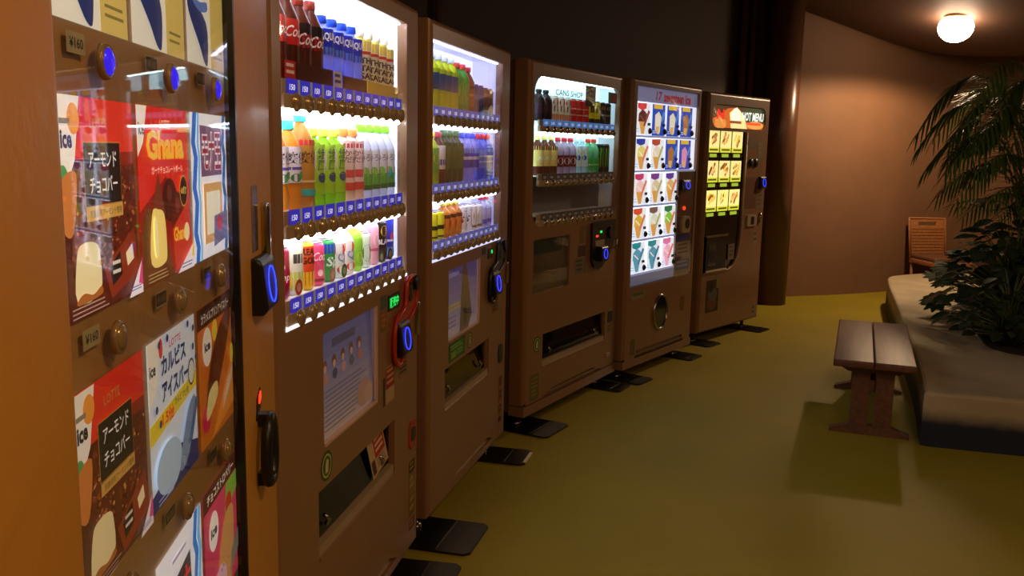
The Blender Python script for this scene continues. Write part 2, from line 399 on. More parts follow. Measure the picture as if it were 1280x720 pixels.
def reader(mc, u0, u1, z0, z1, pb=.065, pt=.035, y0=0):
    """contactless card reader: wedge whose face leans back, blue ring on it"""
    mb = MB(); c = .006
    prof = [(y0 - pb, z0 + .012), (y0 - pb + .01, z0), (y0 + .004, z0), (y0 + .004, z1), (y0 - pt + .008, z1), (y0 - pt, z1 - .008)]
    n = len(prof); vs = [(u0, y, z) for y, z in prof] + [(u1, y, z) for y, z in prof]
    mb.add(vs, [tuple(range(n - 1, -1, -1)), tuple(range(n, 2 * n))] + [(i, (i + 1) % n, n + (i + 1) % n, n + i) for i in range(n)])
    o = mb.build('card_reader', 'dark', mc.root); bv = o.modifiers.new('bevel', 'BEVEL'); bv.width = .005; bv.segments = 2
    zc = (z0 + z1) / 2; k = (zc - z0) / (z1 - z0)
    ring(mc, o, (u0 + u1) / 2, y0 - (pb + (pt - pb) * k) - .002, zc, (u1 - u0) * .27, (z1 - z0) * .32, tilt=(pb - pt) / (z1 - z0))
    return o
def sticker(mc, u0, z0, u1, z1, col, y=-.0008, bars=0, bcol='#6d4a2a', name='sticker'):
    c = Card(); c.rect(u0, z0, u1, z1, col)
    if bars: c.lines(u0 + (u1 - u0) * .12, z0 + (z1 - z0) * .1, u1 - (u1 - u0) * .12, z1 - (z1 - z0) * .12, bars, bcol, .5, .3)
    o = c.build(name, 'print', mc.root); o.location = (0, y, 0); return o
def oval_sticker(mc, u, z, r=.038):
    c = Card(); c.ell(u, z, r, r, '#2f5a35'); c.ell(u, z, r * .8, r * .8, '#b9b06a'); c.ell(u, z, r * .66, r * .66, '#39603a')
    c.poly([(u - r * .3, z - r * .45), (u + r * .2, z - r * .45), (u + r * .3, z + r * .3), (u, z + r * .5), (u - r * .25, z + r * .2)], '#c3b97a')
    o = c.build('round_sticker', 'print', mc.root); o.location = (0, -.0008, 0); return o
def pickup(mc, u0, z0, u1, z1, note=False):
    mb = MB(); d = .14
    mb.quad((u0, .02, z0), (u0, d, z0), (u0, d, z1), (u0, .02, z1)); mb.quad((u1, .02, z0), (u1, .02, z1), (u1, d, z1), (u1, d, z0))
    mb.quad((u0, d, z0), (u1, d, z0), (u1, d, z1), (u0, d, z1)); mb.quad((u0, .02, z1), (u0, d, z1), (u1, d, z1), (u1, .02, z1)); mb.quad((u0, .02, z0), (u1, .02, z0), (u1, d, z0), (u0, d, z0))
    mb.build('pickup_tray', 'dark', mc.root)
    h = z1 - z0
    mb = MB(); mb.add([(u0 + .004, .045, z1 - .01), (u1 - .004, .045, z1 - .01), (u1 - .004, .018, z0 + h * .2), (u0 + .004, .018, z0 + h * .2),
                       (u0 + .004, .051, z1 - .01), (u1 - .004, .051, z1 - .01), (u1 - .004, .024, z0 + h * .2), (u0 + .004, .024, z0 + h * .2)],
                      [(0, 1, 2, 3), (7, 6, 5, 4), (0, 4, 5, 1), (3, 2, 6, 7), (0, 3, 7, 4), (1, 5, 6, 2)])
    fl = mb.build('pickup_flap', 'smoke', mc.root)
    for u in (u0 + (u1 - u0) * .12, u1 - (u1 - u0) * .16):
        mb = MB(); mb.tube([(u, .016, z0 + h * .5), (u + .012, .008, z0 + h * .4), (u + .01, .016, z0 + h * .32)], .006, 6); mb.build('flap_clip', 'chrome', fl)
    mb = MB(); mb.box(u0, u1, .004, .03, z0, z0 + h * .16); mb.build('pickup_sill', 'rail', mc.root)
    mb = MB(); mb.box(u0, u1, -.003, .006, z0 - .006, z0 + .002); mb.build('sill_edge', 'paint', mc.root)
    if note:
        c = Card(); a = (u1 - .165, z0 + .035); w2, h2 = .14, .12
        c.rect(0, 0, w2, h2, '#b9a184'); c.rect(.045, .045, w2 - .008, h2 - .01, '#a32f24'); c.lines(.055, .052, w2 - .016, h2 - .018, 3, '#d8b49a', .5, .1)
        c.rect(.008, .008, .035, .05, '#4a332a'); c.lines(.05, .008, w2 - .01, .038, 3, '#7d6850', .3)
        o = c.build('notice_card', 'print', fl); o.location = (a[0], .012, a[1]); o.rotation_euler = (radians(-8), radians(-9), 0); o['label'] = 'notice card with red panel'
def coin_guard(mc, du=0, dz=0, m='red'):
    """S-shaped plastic guard: upper loop round the coin slot, lower loop round the reader"""
    P = [(.93, 1.0), (.985, 1.008), (1.02, .995), (1.03, .96), (1.02, .915), (.98, .89), (.93, .872), (.9, .83), (.885, .78), (.855, .755), (.815, .762), (.795, .8), (.797, .86), (.82, .895), (.87, .912), (.905, .925), (.915, .96)]
    S = spline([Vector((a + du, b + dz)) for a, b in P], 4, True)
    mb = MB(); mb.prism([(p[0], p[1]) for p in S], -.012, .004); g = mb.build('coin_guard', m, mc.root)
    mb = MB(); mb.tube([(p[0], -.012, p[1]) for p in S], .0075, 6, closed=True); mb.build('guard_rim', m, g)
    mb = MB(); mb.prism([(.955 + du + .028 * cos(k * pi / 8), .962 + dz + .03 * sin(k * pi / 8)) for k in range(16)], -.017, -.01); q = mb.build('coin_slot_plate', 'dark', g)
    mb = MB(); mb.box(.952 + du, .957 + du, -.019, -.016, .945 + dz, .98 + dz); mb.build('coin_slot', 'chrome', q)
    mb = MB(); mb.prism([(1.0 + du + .017 * cos(k * pi / 8), .985 + dz + .024 * sin(k * pi / 8)) for k in range(16)], -.026, -.01); mb.build('return_lever', 'dark', g)
    return g

def display(mc, u0, z0, u1, z1, back, led, lit_from=None, dep=.15):
    """lit show window: enamel lining, backlit panel, LED tubes, pane"""
    a, b, c, d = u0 - .025, u1 + .03, z0 - .01, z1 + .012; y0 = .02
    mb = MB()
    mb.quad((a, y0, c), (a, dep, c), (a, dep, d), (a, y0, d)); mb.quad((b, y0, c), (b, y0, d), (b, dep, d), (b, dep, c))
    mb.quad((a, y0, d), (a, dep, d), (b, dep, d), (b, y0, d)); mb.quad((a, y0, c), (b, y0, c), (b, dep, c), (a, dep, c))
    mb.build('display_lining', 'white_in', mc.root)
    zl = lit_from if lit_from else c
    mb = MB(); mb.box(a, b, dep - .006, dep, zl, d); mb.build('backlit_panel', back, mc.root)
    if lit_from:
        mb = MB(); mb.box(a, b, dep - .02, dep, c, zl); mb.build('unlit_panel', 'grey_in', mc.root)
    mb = MB(); mb.tube([(u0 - .012, .03, zl + .02), (u0 - .012, .03, z1 - .01)], .007, 8); mb.build('led_tube', led, mc.root)
    mb = MB(); mb.tube([(u0 + .01, .024, z1 + .003), (u1 - .01, .024, z1 + .003)], .0075, 8); mb.build('led_tube', led, mc.root)
    mb = MB(); mb.box(u0, u1, .004, .008, z0, z1); mb.build('window_pane', 'glass', mc.root)
def tag_mesh(txt, col, w=.05, h=.033):
    c = Card(); c.rect(-w / 2, 0, w / 2, h, col)
    if txt: c.text(txt, -w * .24, h * .28, w * .26, h * .66, '#e8ecff', .02, .2)
    c.rect(w / 2, 0, w / 2 + .012, h, '#6a6460'); return c
BUT = MB(); BUT.lathe([(.021, 0), (.021, .003), (.0185, .004), (.0175, .007), (.014, .0105), (.0075, .0125), (.002, .013)], 14)
def rail(mc, u0, u1, z, n, b0, b1, led, bm='bronze', tags='#2b2bb4', lit=True, taglit='card_hi', bz=-.004, r=1.0, txt='150'):
    """shelf with price strip and a row of bronze push buttons; z = top of the strip"""
    ro = empty('shelf_rail'); ro.parent = mc.root
    mb = MB(); mb.box(u0, u1, .012, .135, z - .012, z - .006); mb.build('shelf', 'white_in', ro)
    mb = MB(); mb.prism([(0, 0)] * 0 + rounded(u0, z - .06, u1, z - .03, .008), .001, .016); mb.build('button_strip', 'rail', ro)
    mb = MB(); mb.box(u0, u1, .006, .014, z - .034, z); mb.build('price_strip', 'rail', ro)
    if lit:
        mb = MB(); mb.tube([(u0 + .01, .016, z - .066), (u1 - .01, .016, z - .066)], .006, 8); mb.build('led_tube', led, ro)
    me = BUT.mesh('button'); me.materials.append(M[bm]); tm = tag_mesh(txt, tags, (b1 - b0) / (n - 1) - .012).mesh('price_tag'); tm.materials.append(M[taglit])
    for k in range(n):
        u = b0 + (b1 - b0) * k / (n - 1)
        o = link('button', me, ro, (u, bz + .006, z - .046)); o.rotation_euler = (pi / 2, 0, 0); o.scale = (r, r, r)
        o = link('price_tag', tm, ro, (u - .012, .0045, z - .031))
    return ro

# ------------------------------------------------------------------ drink products (built once per kind, copied)
def bottle(h, r, body, cap, clear=False, neck=.36, waist=0):
    R = r; zs = [(R * .82, 0), (R, .008), (R, h * .18)]
    if waist: zs += [(R * .88, h * .3), (R * .86, h * .36), (R, h * .46)]
    zs += [(R, h * .62), (R * .93, h * .7), (R * .66, h * .8), (R * neck, h * .87), (R * neck, h * .905)]
    b = MB(); b.lathe(zs, 16, col=body); c = MB(); c.lathe([(R * .45, h * .895), (R * .47, h * .9), (R * .47, h * .985), (R * .4, h)], 14, col=cap)
    return [('body', b, 'clear' if clear else 'print_gloss'), ('cap', c, 'print_gloss')]
def lab(r, z0, z1, col, fn=None):
    c = Card(wrap=r * 1.02); w = r * 1.02 * pi * .98; c.rect(-w, z0, w, z1, col)
    if fn: fn(c, r, z0, z1)
    return [('label', c, 'print_gloss')]
def can(h, r, body, top='#b8b8bc'):
    b = MB(); b.lathe([(r * .78, 0), (r, .008), (r, h - .012), (r * .86, h - .003)], 16, col=body)
    t = MB(); t.lathe([(r * .86, h - .004), (r * .87, h), (r * .78, h), (r * .76, h - .003)], 16, col=top)
    return [('body', b, 'print_gloss'), ('lid', t, 'chrome')]
def T(s, col, x0, z0, x1, z1, **k):
    return lambda c, r, a, b: c.text(s, x0 * r, a + (b - a) * z0, x1 * r, a + (b - a) * z1, col, **k)
def multi(*fs):
    def f(c, r, a, b):
        for g in fs: g(c, r, a, b)
    return f
def RC(x0, z0, x1, z1, col): return lambda c, r, a, b: c.rect(x0 * r, a + (b - a) * z0, x1 * r, a + (b - a) * z1, col)
def EL(x, z, rx, rz, col): return lambda c, r, a, b: c.ell(x * r, a + (b - a) * z, rx * r, (b - a) * rz, col)
r0 = .0305
KINDS = {
 'cola': lambda: bottle(.205, r0, '#4a1a0e', '#7d2a1c', neck=.42) + lab(r0, .085, .14, '#c81f26', T('Coca', '#ffffff', -1.15, .3, .6, .75, shear=.35)),
 'cola_zero': lambda: bottle(.2, r0, '#4e1c10', '#7d2a1c', neck=.42) + lab(r0, .085, .14, '#151012', multi(RC(-3, 0, 3, .55, '#a81f26'), T('Coca', '#ffffff', -1.15, .12, .6, .6, shear=.35))),
 'sport': lambda: bottle(.178, r0, '#aebcf4', '#1f4fd0', True) + lab(r0, .085, .145, '#1d38cf', multi(RC(-3, 0, 3, .28, '#5d8cf0'), T('AQUARIUS', '#ffffff', -1.35, .5, 1.35, .85, bold=.03))),
 'lemon_tea': lambda: bottle(.18, r0, '#e6de6a', '#e9e7e0') + lab(r0, .012, .148, '#f1ead0', multi(RC(-3, .82, 3, 1, '#e9cf2a'), RC(-3, .74, .9, .8, '#d8402c'), RC(-3, 0, 3, .2, '#ecd42c'), T('THE\nTAN\nSAN', '#1c1c22', -1.2, .26, .5, .68, bold=.03))),
 'barley': lambda: bottle(.2, r0, '#d98b28', '#3fd4d6', waist=1) + lab(r0, .062, .142, '#efeaf6', multi(RC(-3, .36, .2, .44, '#5a55b8'), T('爽健', '#3f3a48', -1.2, .52, .55, .86), EL(-.5, .14, .5, .12, '#3f9a55'), EL(.1, .22, .4, .1, '#57b06a'))),
 'barley_brown': lambda: bottle(.222, r0 * 1.06, '#b5803a', '#3fd4d6', waist=1) + lab(r0 * 1.06, .03, .158, '#c08a3c', multi(RC(-3, .9, 3, 1, '#d8384a'), T('爽健', '#3c2a22', -1.2, .58, .4, .8), RC(-1.3, .24, .9, .28, '#f0d9a8'), RC(-3, 0, 3, .12, '#35bfc6'))),
 'green_tea': lambda: bottle(.186, r0, '#a8dc3a', '#dfe85a', True, waist=1) + lab(r0, .03, .148, '#a4dc34', multi(EL(-.35, .68, .72, .3, '#e9f4ea'), T('綾\n鷹', '#4a6a5c', -.75, .48, .05, .92), EL(-.3, .33, .42, .1, '#27508a'))),
 'slim_tea': lambda: bottle(.19, r0, '#f0cfc0', '#f0924a') + lab(r0, .03, .158, '#f2d8e2', multi(RC(-1.2, .86, .8, .95, '#c23a48'), T('から\nだ巡', '#5a4258', -1.2, .56, .5, .82), RC(-1.0, .26, -.1, .42, '#d84a55'), RC(-3, 0, 3, .16, '#e04a48'))),
 'water': lambda: bottle(.205, r0, '#dfe6f4', '#7bd834', True) + lab(r0, .025, .135, '#d8dcea', multi(T('いろはす', '#6a6480', -1.4, .72, 1.0, .9), RC(-3, .1, 3, .4, '#46b84a'), EL(-.8, .45, .4, .12, '#7ad04a'), EL(.2, .45, .4, .12, '#5cc04a'), RC(-3, 0, 3, .12, '#1f7a4a'))),
 'pepper': lambda: can(.118, .028, '#8c1038') + lab(.028, .03, .085, '#a0123e', multi(EL(-.5, .45, .9, .42, '#c8202a'), T('D\nPep', '#ffffff', -1.2, .15, .2, .9, shear=.2))),
 'citrus_tea': lambda: can(.13, .03, '#eef0e0') + lab(.03, .012, .118, '#e9efd6', multi(RC(-3, 0, 3, .4, '#cfe35a'), RC(-.9, .58, 0, .78, '#20242a'), EL(-.4, .18, .8, .14, '#f0e25a'))),
 'gold': lambda: can(.118, .028, '#e8b92a') + lab(.028, .012, .105, '#e6502a', multi(RC(-3, 0, 3, .35, '#efc42e'), T('REAL\nGOLD', '#1c1414', -1.25, .55, .7, .95, bold=.03))),
 'peach': lambda: can(.108, .026, '#e04a78') + lab(.026, .012, .096, '#e8527e', multi(T('Coca', '#ffffff', -1.2, .6, .5, .85, shear=.3), EL(-.5, .25, .3, .1, '#ffe2ec'), RC(-3, 0, 3, .08, '#8a1f3a'))),
 'lime': lambda: can(.108, .027, '#2a9a4a') + lab(.027, .012, .096, '#2f9f4e', multi(RC(-3, .72, 3, 1, '#2a3fb0'), T('Sp', '#f4fff4', -1.0, .25, .4, .62, shear=.2, bold=.03))),
 'apple': lambda: bottle(.13, .027, '#f2efe8', '#e8463a', waist=1) + lab(.027, .012, .09, '#f3ece6', multi(EL(-.6, .8, .7, .2, '#e04a3e'), T('Q', '#7f9fd0', -.9, .35, .1, .7), EL(-.4, .14, .6, .14, '#e4584a'))),
 'melon': lambda: bottle(.142, .026, '#9fd84a', '#27306a') + lab(.026, .015, .09, '#8fd23c', multi(EL(-.4, .3, .5, .2, '#d8ec6a'), RC(.2, 0, 1.0, .2, '#27408a'))),
 'green_can': lambda: can(.1, .025, '#dfeedd') + lab(.025, .01, .09, '#e6f2e4', multi(EL(-.5, .4, .7, .3, '#37a85a'), EL(-.5, .4, .35, .16, '#f0f8ee'))),
 'pink_can': lambda: can(.12, .026, '#f0a0b8') + lab(.026, .01, .11, '#f2a8be', multi(EL(-.3, .6, .5, .2, '#fbe2ea'), RC(-3, .3, 3, .38, '#d85a80'))),
 'black_can': lambda: can(.125, .027, '#1c1a1e') + lab(.027, .01, .115, '#17161a', multi(EL(-.4, .78, .5, .15, '#c9a23a'), T('BLACK', '#f0f0f0', -1.3, .4, 1.2, .55, bold=.03), RC(-1.2, .1, .6, .3, '#3a3a40'))),
 'blue_can': lambda: can(.13, .027, '#2234b0') + lab(.027, .01, .12, '#2438b8', multi(EL(-.3, .55, .35, .1, '#d83a4a'), RC(-1.3, .4, 1, .46, '#dfe6ff'), RC(-3, 0, 3, .25, '#4aa0d8'))),
 'lemon_soda': lambda: bottle(.195, r0, '#c8dc1e', '#d8e4ec') + lab(r0, .06, .14, '#2a5a9c', multi(*[(lambda c, r, a, b: c.poly([(-1.5 * r, a), (-1.0 * r, a), (.1 * r, b), (-.4 * r, b)], '#b8d81e'))], RC(-3, .82, 3, 1, '#b8d81e'), RC(-3, 0, 3, .1, '#b8d81e'))),
 'green_bottle': lambda: bottle(.185, .029, '#3c9a2a', '#d84a3a') + lab(.029, .03, .13, '#46b030', EL(-.4, .5, .5, .3, '#7fd04a')),
 'brown_tea': lambda: bottle(.18, .028, '#7a3a20', '#c83a3a', waist=1) + lab(.028, .03, .125, '#9a4a2c', multi(RC(-3, .4, 3, .5, '#e0a040'), RC(-3, .7, 3, .8, '#5a2418'))),
 'navy_can': lambda: can(.12, .027, '#1f2f78') + lab(.027, .01, .11, '#22348a', RC(-3, .5, 3, .7, '#4a6ad0')),
 'cocoa_can': lambda: can(.115, .026, '#7a5240') + lab(.026, .01, .105, '#80563f', multi(RC(-3, .7, 3, .85, '#b88a6a'), EL(-.4, .35, .6, .2, '#4a2c20'))),
 'corn_tea': lambda: bottle(.185, r0, '#a8c03a', '#e4d83a', waist=1) + lab(r0, .04, .13, '#7fb84a', multi(EL(-.4, .6, .5, .2, '#d8e46a'),)),
 'choco_bottle': lambda: bottle(.188, r0, '#5a3424', '#c84a5a') + lab(r0, .04, .14, '#e4dcd4', multi(RC(-3, .3, 3, .5, '#3a4ab0'), RC(-3, 0, 3, .15, '#6a3a28'))),
 'dark_tea': lambda: bottle(.195, r0 * 1.03, '#2c4a2c', '#4a7a4a', waist=1) + lab(r0 * 1.03, .03, .15, '#35552f', multi(RC(-1.0, .2, .2, .9, '#4a6e3e'),)),
 'blue_water': lambda: bottle(.19, r0, '#b9c2f4', '#2a5ae0', True) + lab(r0, .055, .13, '#2a36d8', multi(RC(-3, .75, 3, 1, '#8ab4ff'), RC(-1.4, .42, 1.2, .58, '#dfe6ff'))),
 'red_cap_water': lambda: bottle(.19, r0, '#8f9cf0', '#d8344a', True) + lab(r0, .05, .125, '#8a98f0', multi(RC(-1.2, .3, .8, .4, '#e8ecff'), RC(-1.2, .6, .6, .7, '#e8ecff'))),
 'yellow_can': lambda: can(.105, .027, '#e0dc28') + lab(.027, .01, .095, '#e6e02a', multi(lambda c, r, a, b: c.poly([(-1.3 * r, b - .004), (-.2 * r, b - .004), (-.9 * r, b - .03)], '#d8452c'), RC(-1.2, .34, .6, .52, '#27301c'), RC(-3, 0, 3, .08, '#4a4a1a'))),
 'heart_bottle': lambda: bottle(.13, .028, '#c87a2a', '#e8d44a') + lab(.028, .015, .085, '#d88a2c', multi(EL(-.5, .5, .6, .3, '#d8302c'), RC(-3, .8, 3, 1, '#5a2a1c'))),
 'cow_can': lambda: can(.11, .026, '#e8e6e4') + lab(.026, .01, .1, '#ece9e6', lambda c, r, a, b: c.specks(-2 * r, a + .004, 2 * r, b - .004, 34, .003, .0065, ['#1c1a1c'])),
 'oat_can': lambda: can(.105, .026, '#e6e0d4') + lab(.026, .01, .095, '#e8e2d6', multi(EL(-.4, .55, .5, .22, '#c8a03a'), RC(-3, 0, 3, .12, '#8a6a3a'))),
 'violet_bottle': lambda: bottle(.128, .027, '#d8d6ec', '#d83a4a', True) + lab(.027, .015, .075, '#c9c2e6', RC(-3, 0, 3, .3, '#6a3ab0')),
 'dark_soda': lambda: bottle(.155, .034, '#2c1c20', '#3a2c2c') + lab(.034, .035, .085, '#3c2238', EL(-.4, .5, .6, .3, '#6a4a2a')),
 'fruit_can': lambda: can(.13, .031, '#e9e2d6') + lab(.031, .008, .122, '#eae2d4', multi(RC(-3, 0, 3, .28, '#e0782a'), EL(-.4, .8, .6, .15, '#c83a2c'), T('N', '#8a5a3a', -.8, .4, .3, .65))),
 'red_can': lambda: can(.126, .031, '#c8201f') + lab(.031, .008, .118, '#cc2422', multi(RC(-1.4, .3, .9, .36, '#f0c8b8'), RC(-1.2, .6, .8, .64, '#f0c8b8'))),
 'yellow_black_can': lambda: can(.13, .031, '#1a1a1a') + lab(.031, .008, .122, '#e4d81f', multi(RC(-.9, .5, .3, .85, '#1c1c14'), RC(-3, 0, 3, .22, '#1c1a18'))),
 'espresso_can': lambda: can(.128, .031, '#1a191c') + lab(.031, .008, .12, '#1b1a1e', multi(EL(-.5, .78, .4, .1, '#b08a4a'), RC(-1.2, .4, .8, .48, '#8a8a90'))),
 'root_bottle': lambda: bottle(.195, .034, '#5a2616', '#f0e08a', waist=1) + lab(.034, .045, .145, '#e8d07a', multi(RC(-3, .8, 3, 1, '#5a1c16'), lambda c, r, a, b: c.poly([(-1.2 * r, a + .02), (-.4 * r, a + .01), (.5 * r, b - .03), (-.3 * r, b - .02)], '#6a1f16'), T('AV', '#f8eed0', -1.0, .3, .3, .5, bold=.03))),
 'cassis_bottle': lambda: bottle(.19, .034, '#c9b8d0', '#d8283a', True) + lab(.034, .04, .1, '#6a1228', multi(EL(-.5, .5, .55, .3, '#f0e4e4'), RC(-.9, .42, -.1, .58, '#8a1a30'))),
 'lemon_water': lambda: bottle(.19, .034, '#cfeaf4', '#eaf4f8', True) + lab(.034, .04, .15, '#d4eef8', multi(EL(-.3, .72, .6, .2, '#e8d43a'), EL(-.7, .42, .4, .12, '#2a5ab8'))),
 'green_soda': lambda: bottle(.19, .033, '#7fd0a0', '#d83a2a', True) + lab(.033, .02, .085, '#3aa84a', multi(RC(-1.2, .4, .8, .5, '#d8f4d8'),)),
 'claw_can': lambda: can(.165, .031, '#14161a') + lab(.031, .008, .157, '#121418', multi(*[(lambda k: (lambda c, r, a, b: c.poly([((-.9 + k * .45) * r, a + .03 + k % 2 * .008), ((-.75 + k * .45) * r, a + .025), ((-.62 + k * .45) * r, b - .02), ((-.8 + k * .45) * r, b - .012)], '#5fb82a')))(k) for k in range(3)])),
}
PM = {}
def product(kind, loc, rz, label, cat, group):
    if kind not in PM:
        parts = []
        for nm, mb, mt in KINDS[kind]():
            me = mb.mesh(nm); me.materials.append(M[mt]); parts.append((nm, me))
        PM[kind] = parts
    nm = 'drink_can' if cat == 'can' else 'drink_bottle'
    t = empty(nm, loc, rz); tag(t, label, cat, group)
    for n, me in PM[kind]: link(n, me, t)
    return t
def row(mc, slots, b0, b1, z, where, y=.054, n=12):
    """slots: (first, count, kind, words, category)"""
    for (f, cnt, kind, words, cat) in slots:
        for k in range(f, f + cnt):
            u = b0 + (b1 - b0) * k / (n - 1)
            product(kind, mc.pt(u, y, z), mc.rz, words + ' ' + where, cat, '%s %s' % (words.split(' with')[0], where))

# ================================================================== drinks machine with the red coin guard
m1 = Mach((-.492, 1.818), 9.8, 1.09, 'drinks_vending_machine', 'brown drinks vending machine with brilliant white window and red coin guard')
ZB, ZT = .085, 1.83
def notch_fill(a, b, z0, z1, s):
    return [[(a, z0), (a, z1), (a + s, z1)], [(b, z0), (b - s, z1), (b, z1)]]
def louvres(mc, a, b, z0, z1, n=3):
    mb = MB(); mb.box(a, b, .05, .056, z0 - .005, z1 + .005); mb.build('vent_back', 'dark', mc.root)
    for k in range(n):
        z = z0 + (z1 - z0) * (k + .35) / n
        mb = MB(); mb.add([(a, .012, z), (b, .012, z), (b, .045, z + (z1 - z0) * .3), (a, .045, z + (z1 - z0) * .3), (a, .012, z - .004), (b, .012, z - .004), (b, .045, z + (z1 - z0) * .3 - .004), (a, .045, z + (z1 - z0) * .3 - .004)],
                          [(0, 1, 2, 3), (7, 6, 5, 4), (0, 4, 5, 1)]); mb.build('vent_slat', 'rail', mc.root)
door(m1, 1.09, ZB, ZT, [(.06, 1.02, .957, 1.77, .03, 0), (.268, .69, .662, .965, .02, 0), (.228, .415, .835, .585, .03, 0), (.27, .125, .86, .158, .05, 0)], fill=notch_fill(.27, .86, .125, .158, .08))
cabinet(m1, 1.09, ZB, ZT - .004); feet(m1, 1.09, ZB, [(.99, .16, .2), (.12, .16, .2)])
louvres(m1, .27, .86, .125, .158)
display(m1, .06, 1.02, .957, 1.77, 'back1', 'led1')
mb = MB(); mb.box(.06, .957, -.002, .012, 1.012, 1.02); mb.build('window_sill_light', emitmat('sill_light', '#f4f4ff', 1.2), m1.root)
for z in (1.545, 1.268, 1.075): rail(m1, .075, .93, z, 12, .138, .895 if z > 1.5 else .905, 'led1')
# standing cards in front of the top shelf
for (a, b, col, l) in ((.1, .158, '#c42430', 2), (.165, .375, '#4c1410', 0), (.38, .435, '#dfe2f6', 2), (.44, .62, '#4c1410', 0), (.63, .9, '#e6d43a', 0)):
    c = Card(); z1 = .04 if l or b < .62 else .034; c.rect(a, 0, b, z1, col)
    if l: c.lines(a + .008, .006, b - .008, z1 - .006, 2, '#f4e8ea' if l and a < .2 else '#3a44b8', .5, .2)
    o = c.build('shelf_card', 'print', m1.root, (0, .0095, 1.545))
A1 = 'on top shelf of red-guard drinks machine'; A2 = 'on middle shelf of red-guard drinks machine'; A3 = 'on bottom shelf of red-guard drinks machine'
row(m1, [(0, 2, 'cola', 'cola bottle with red label', 'bottle'), (2, 2, 'cola_zero', 'cola bottle with black and red label', 'bottle'), (4, 4, 'sport', 'sports drink bottle with blue label', 'bottle'),
         (8, 4, 'lemon_tea', 'yellow and cream bottle with bold black letters', 'bottle')], .138, .895, 1.5395, A1)
row(m1, [(0, 2, 'barley', 'amber tea bottle with white label and cyan cap', 'bottle'), (2, 1, 'barley_brown', 'tall brown tea bottle with cyan cap', 'bottle'), (3, 3, 'green_tea', 'bright green tea bottle with teapot label', 'bottle'),
         (6, 2, 'slim_tea', 'pink labelled tea bottle with orange cap', 'bottle'), (8, 4, 'water', 'clear water bottle with lime green cap', 'bottle')], .138, .905, 1.2625, A2)
row(m1, [(0, 1, 'pepper', 'dark crimson soda can', 'can'), (1, 1, 'citrus_tea', 'white and lime citrus drink can', 'can'), (2, 1, 'gold', 'red and gold energy drink can', 'can'), (3, 1, 'peach', 'pink cola can', 'can'),
         (4, 1, 'lime', 'green and blue lime soda can', 'can'), (5, 2, 'apple', 'white juice bottle with red apples', 'bottle'), (7, 1, 'melon', 'lime green bottle with navy cap', 'bottle'), (8, 1, 'green_can', 'white can with green emblem', 'can'),
         (9, 1, 'pink_can', 'pale pink can', 'can'), (10, 1, 'black_can', 'black coffee can', 'can'), (11, 1, 'blue_can', 'blue coffee can', 'can')], .138, .905, 1.0695, A3)
for u, col, c2 in ((.155, '#e8463a', '#ffd0c8'), (.36, '#e8a0c8', '#fff0f6'), (.44, '#2f9a5a', '#bfe8c8'), (.74, '#38a85a', '#eaf8e6'), (.82, '#2a2a2a', '#c8b48a')):
    c = Card(); c.ell(u, .02, .02, .018, col); c.ell(u, .02, .012, .01, c2); c.build('shelf_talker', 'print', m1.root, (0, .0095, 1.075))
# poster in its lit frame
def poster1(mc, u0, z0, u1, z1, kind):
    w, h = u1 - u0, z1 - z0; c = Card()
    top, bot = (('#5a66b0', '#b9a4a0') if kind == 1 else ('#5a5ab4', '#b0a8bc'))
    a, b = lin(top), lin(bot); n = 8
    c.rect(0, 0, w, h, '#9088a0')
    for i in range(n):
        z = h * i / n; t = i / (n - 1); c.rect(0, z, w, z + h / n + .0005, '#%02x%02x%02x' % tuple(int(int(bot[1 + 2 * j:3 + 2 * j], 16) * (1 - t) + int(top[1 + 2 * j:3 + 2 * j], 16) * t) for j in range(3)))
    if kind == 1:
        c.lines(w * .2, h * .8, w * .62, h * .9, 1, '#454a78', .8, 0)
        for k in range(5):
            x = w * (.08 + .15 * k); c.ell(x, h * (.68 + .012 * k), w * .035, h * .06, '#6a4438'); c.ell(x, h * (.655 + .012 * k), w * .025, h * .035, '#c89a84'); c.ell(x + .004, h * (.56 + .012 * k), w * .04, h * .05, ['#b07a6a', '#4a4460', '#b88a88', '#5a5a68', '#b06a5a'][k])
        c.lines(w * .04, h * .06, w * .82, h * .46, 9, '#6a6070', .25, .35)
        c.ell(w * .76, h * .2, w * .13, h * .14, '#a87f70'); c.ell(w * .86, h * .16, w * .1, h * .1, '#b08a78')
        c.poly([(w * .86, h), (w * .9, h), (w * .985, .0), (w * .955, 0)], '#5a5470'); c.rect(w * .985, 0, w, h, '#b89aa0')
    else:
        c.poly([(w * .5, h * .98), (w * .62, h * .98), (w * .82, h * .2), (w * .7, 0), (w * .42, 0), (w * .45, h * .5)], '#5c4a44')
        c.poly([(w * .52, h * .3), (w * .62, h * .4), (w * .66, h * .12), (w * .55, h * .05)], '#3a2e30')
        c.lines(w * .05, h * .84, w * .38, h * .93, 1, '#8a90e8', .7, 0); c.lines(w * .03, h * .36, w * .45, h * .47, 2, '#b8a84a', .55, .1); c.lines(w * .05, h * .1, w * .3, h * .3, 3, '#7a7490', .3)
        c.rect(w * .975, 0, w, h, '#c0b0c8')
    c.build('poster', 'poster', mc.root, (u0, .011, z0))
    mb = MB(); mb.box(u0, u1, .004, .008, z0, z1); mb.build('poster_pane', 'glass', mc.root)
    for q in ((u0, u1, z0 - .004, z0 + .003), (u1 - .003, u1 + .004, z0, z1)):
        mb = MB(); mb.box(q[0], q[1], -.003, .012, q[2], q[3]); mb.build('poster_frame', mat('poster_edge', '#c9a89c', .3), mc.root)
poster1(m1, .268, .69, .662, .965, 1)
pickup(m1, .228, .415, .835, .585, True)
coin_guard(m1); reader(m1, .815, .92, .78, .885, .026, .014, -.01)
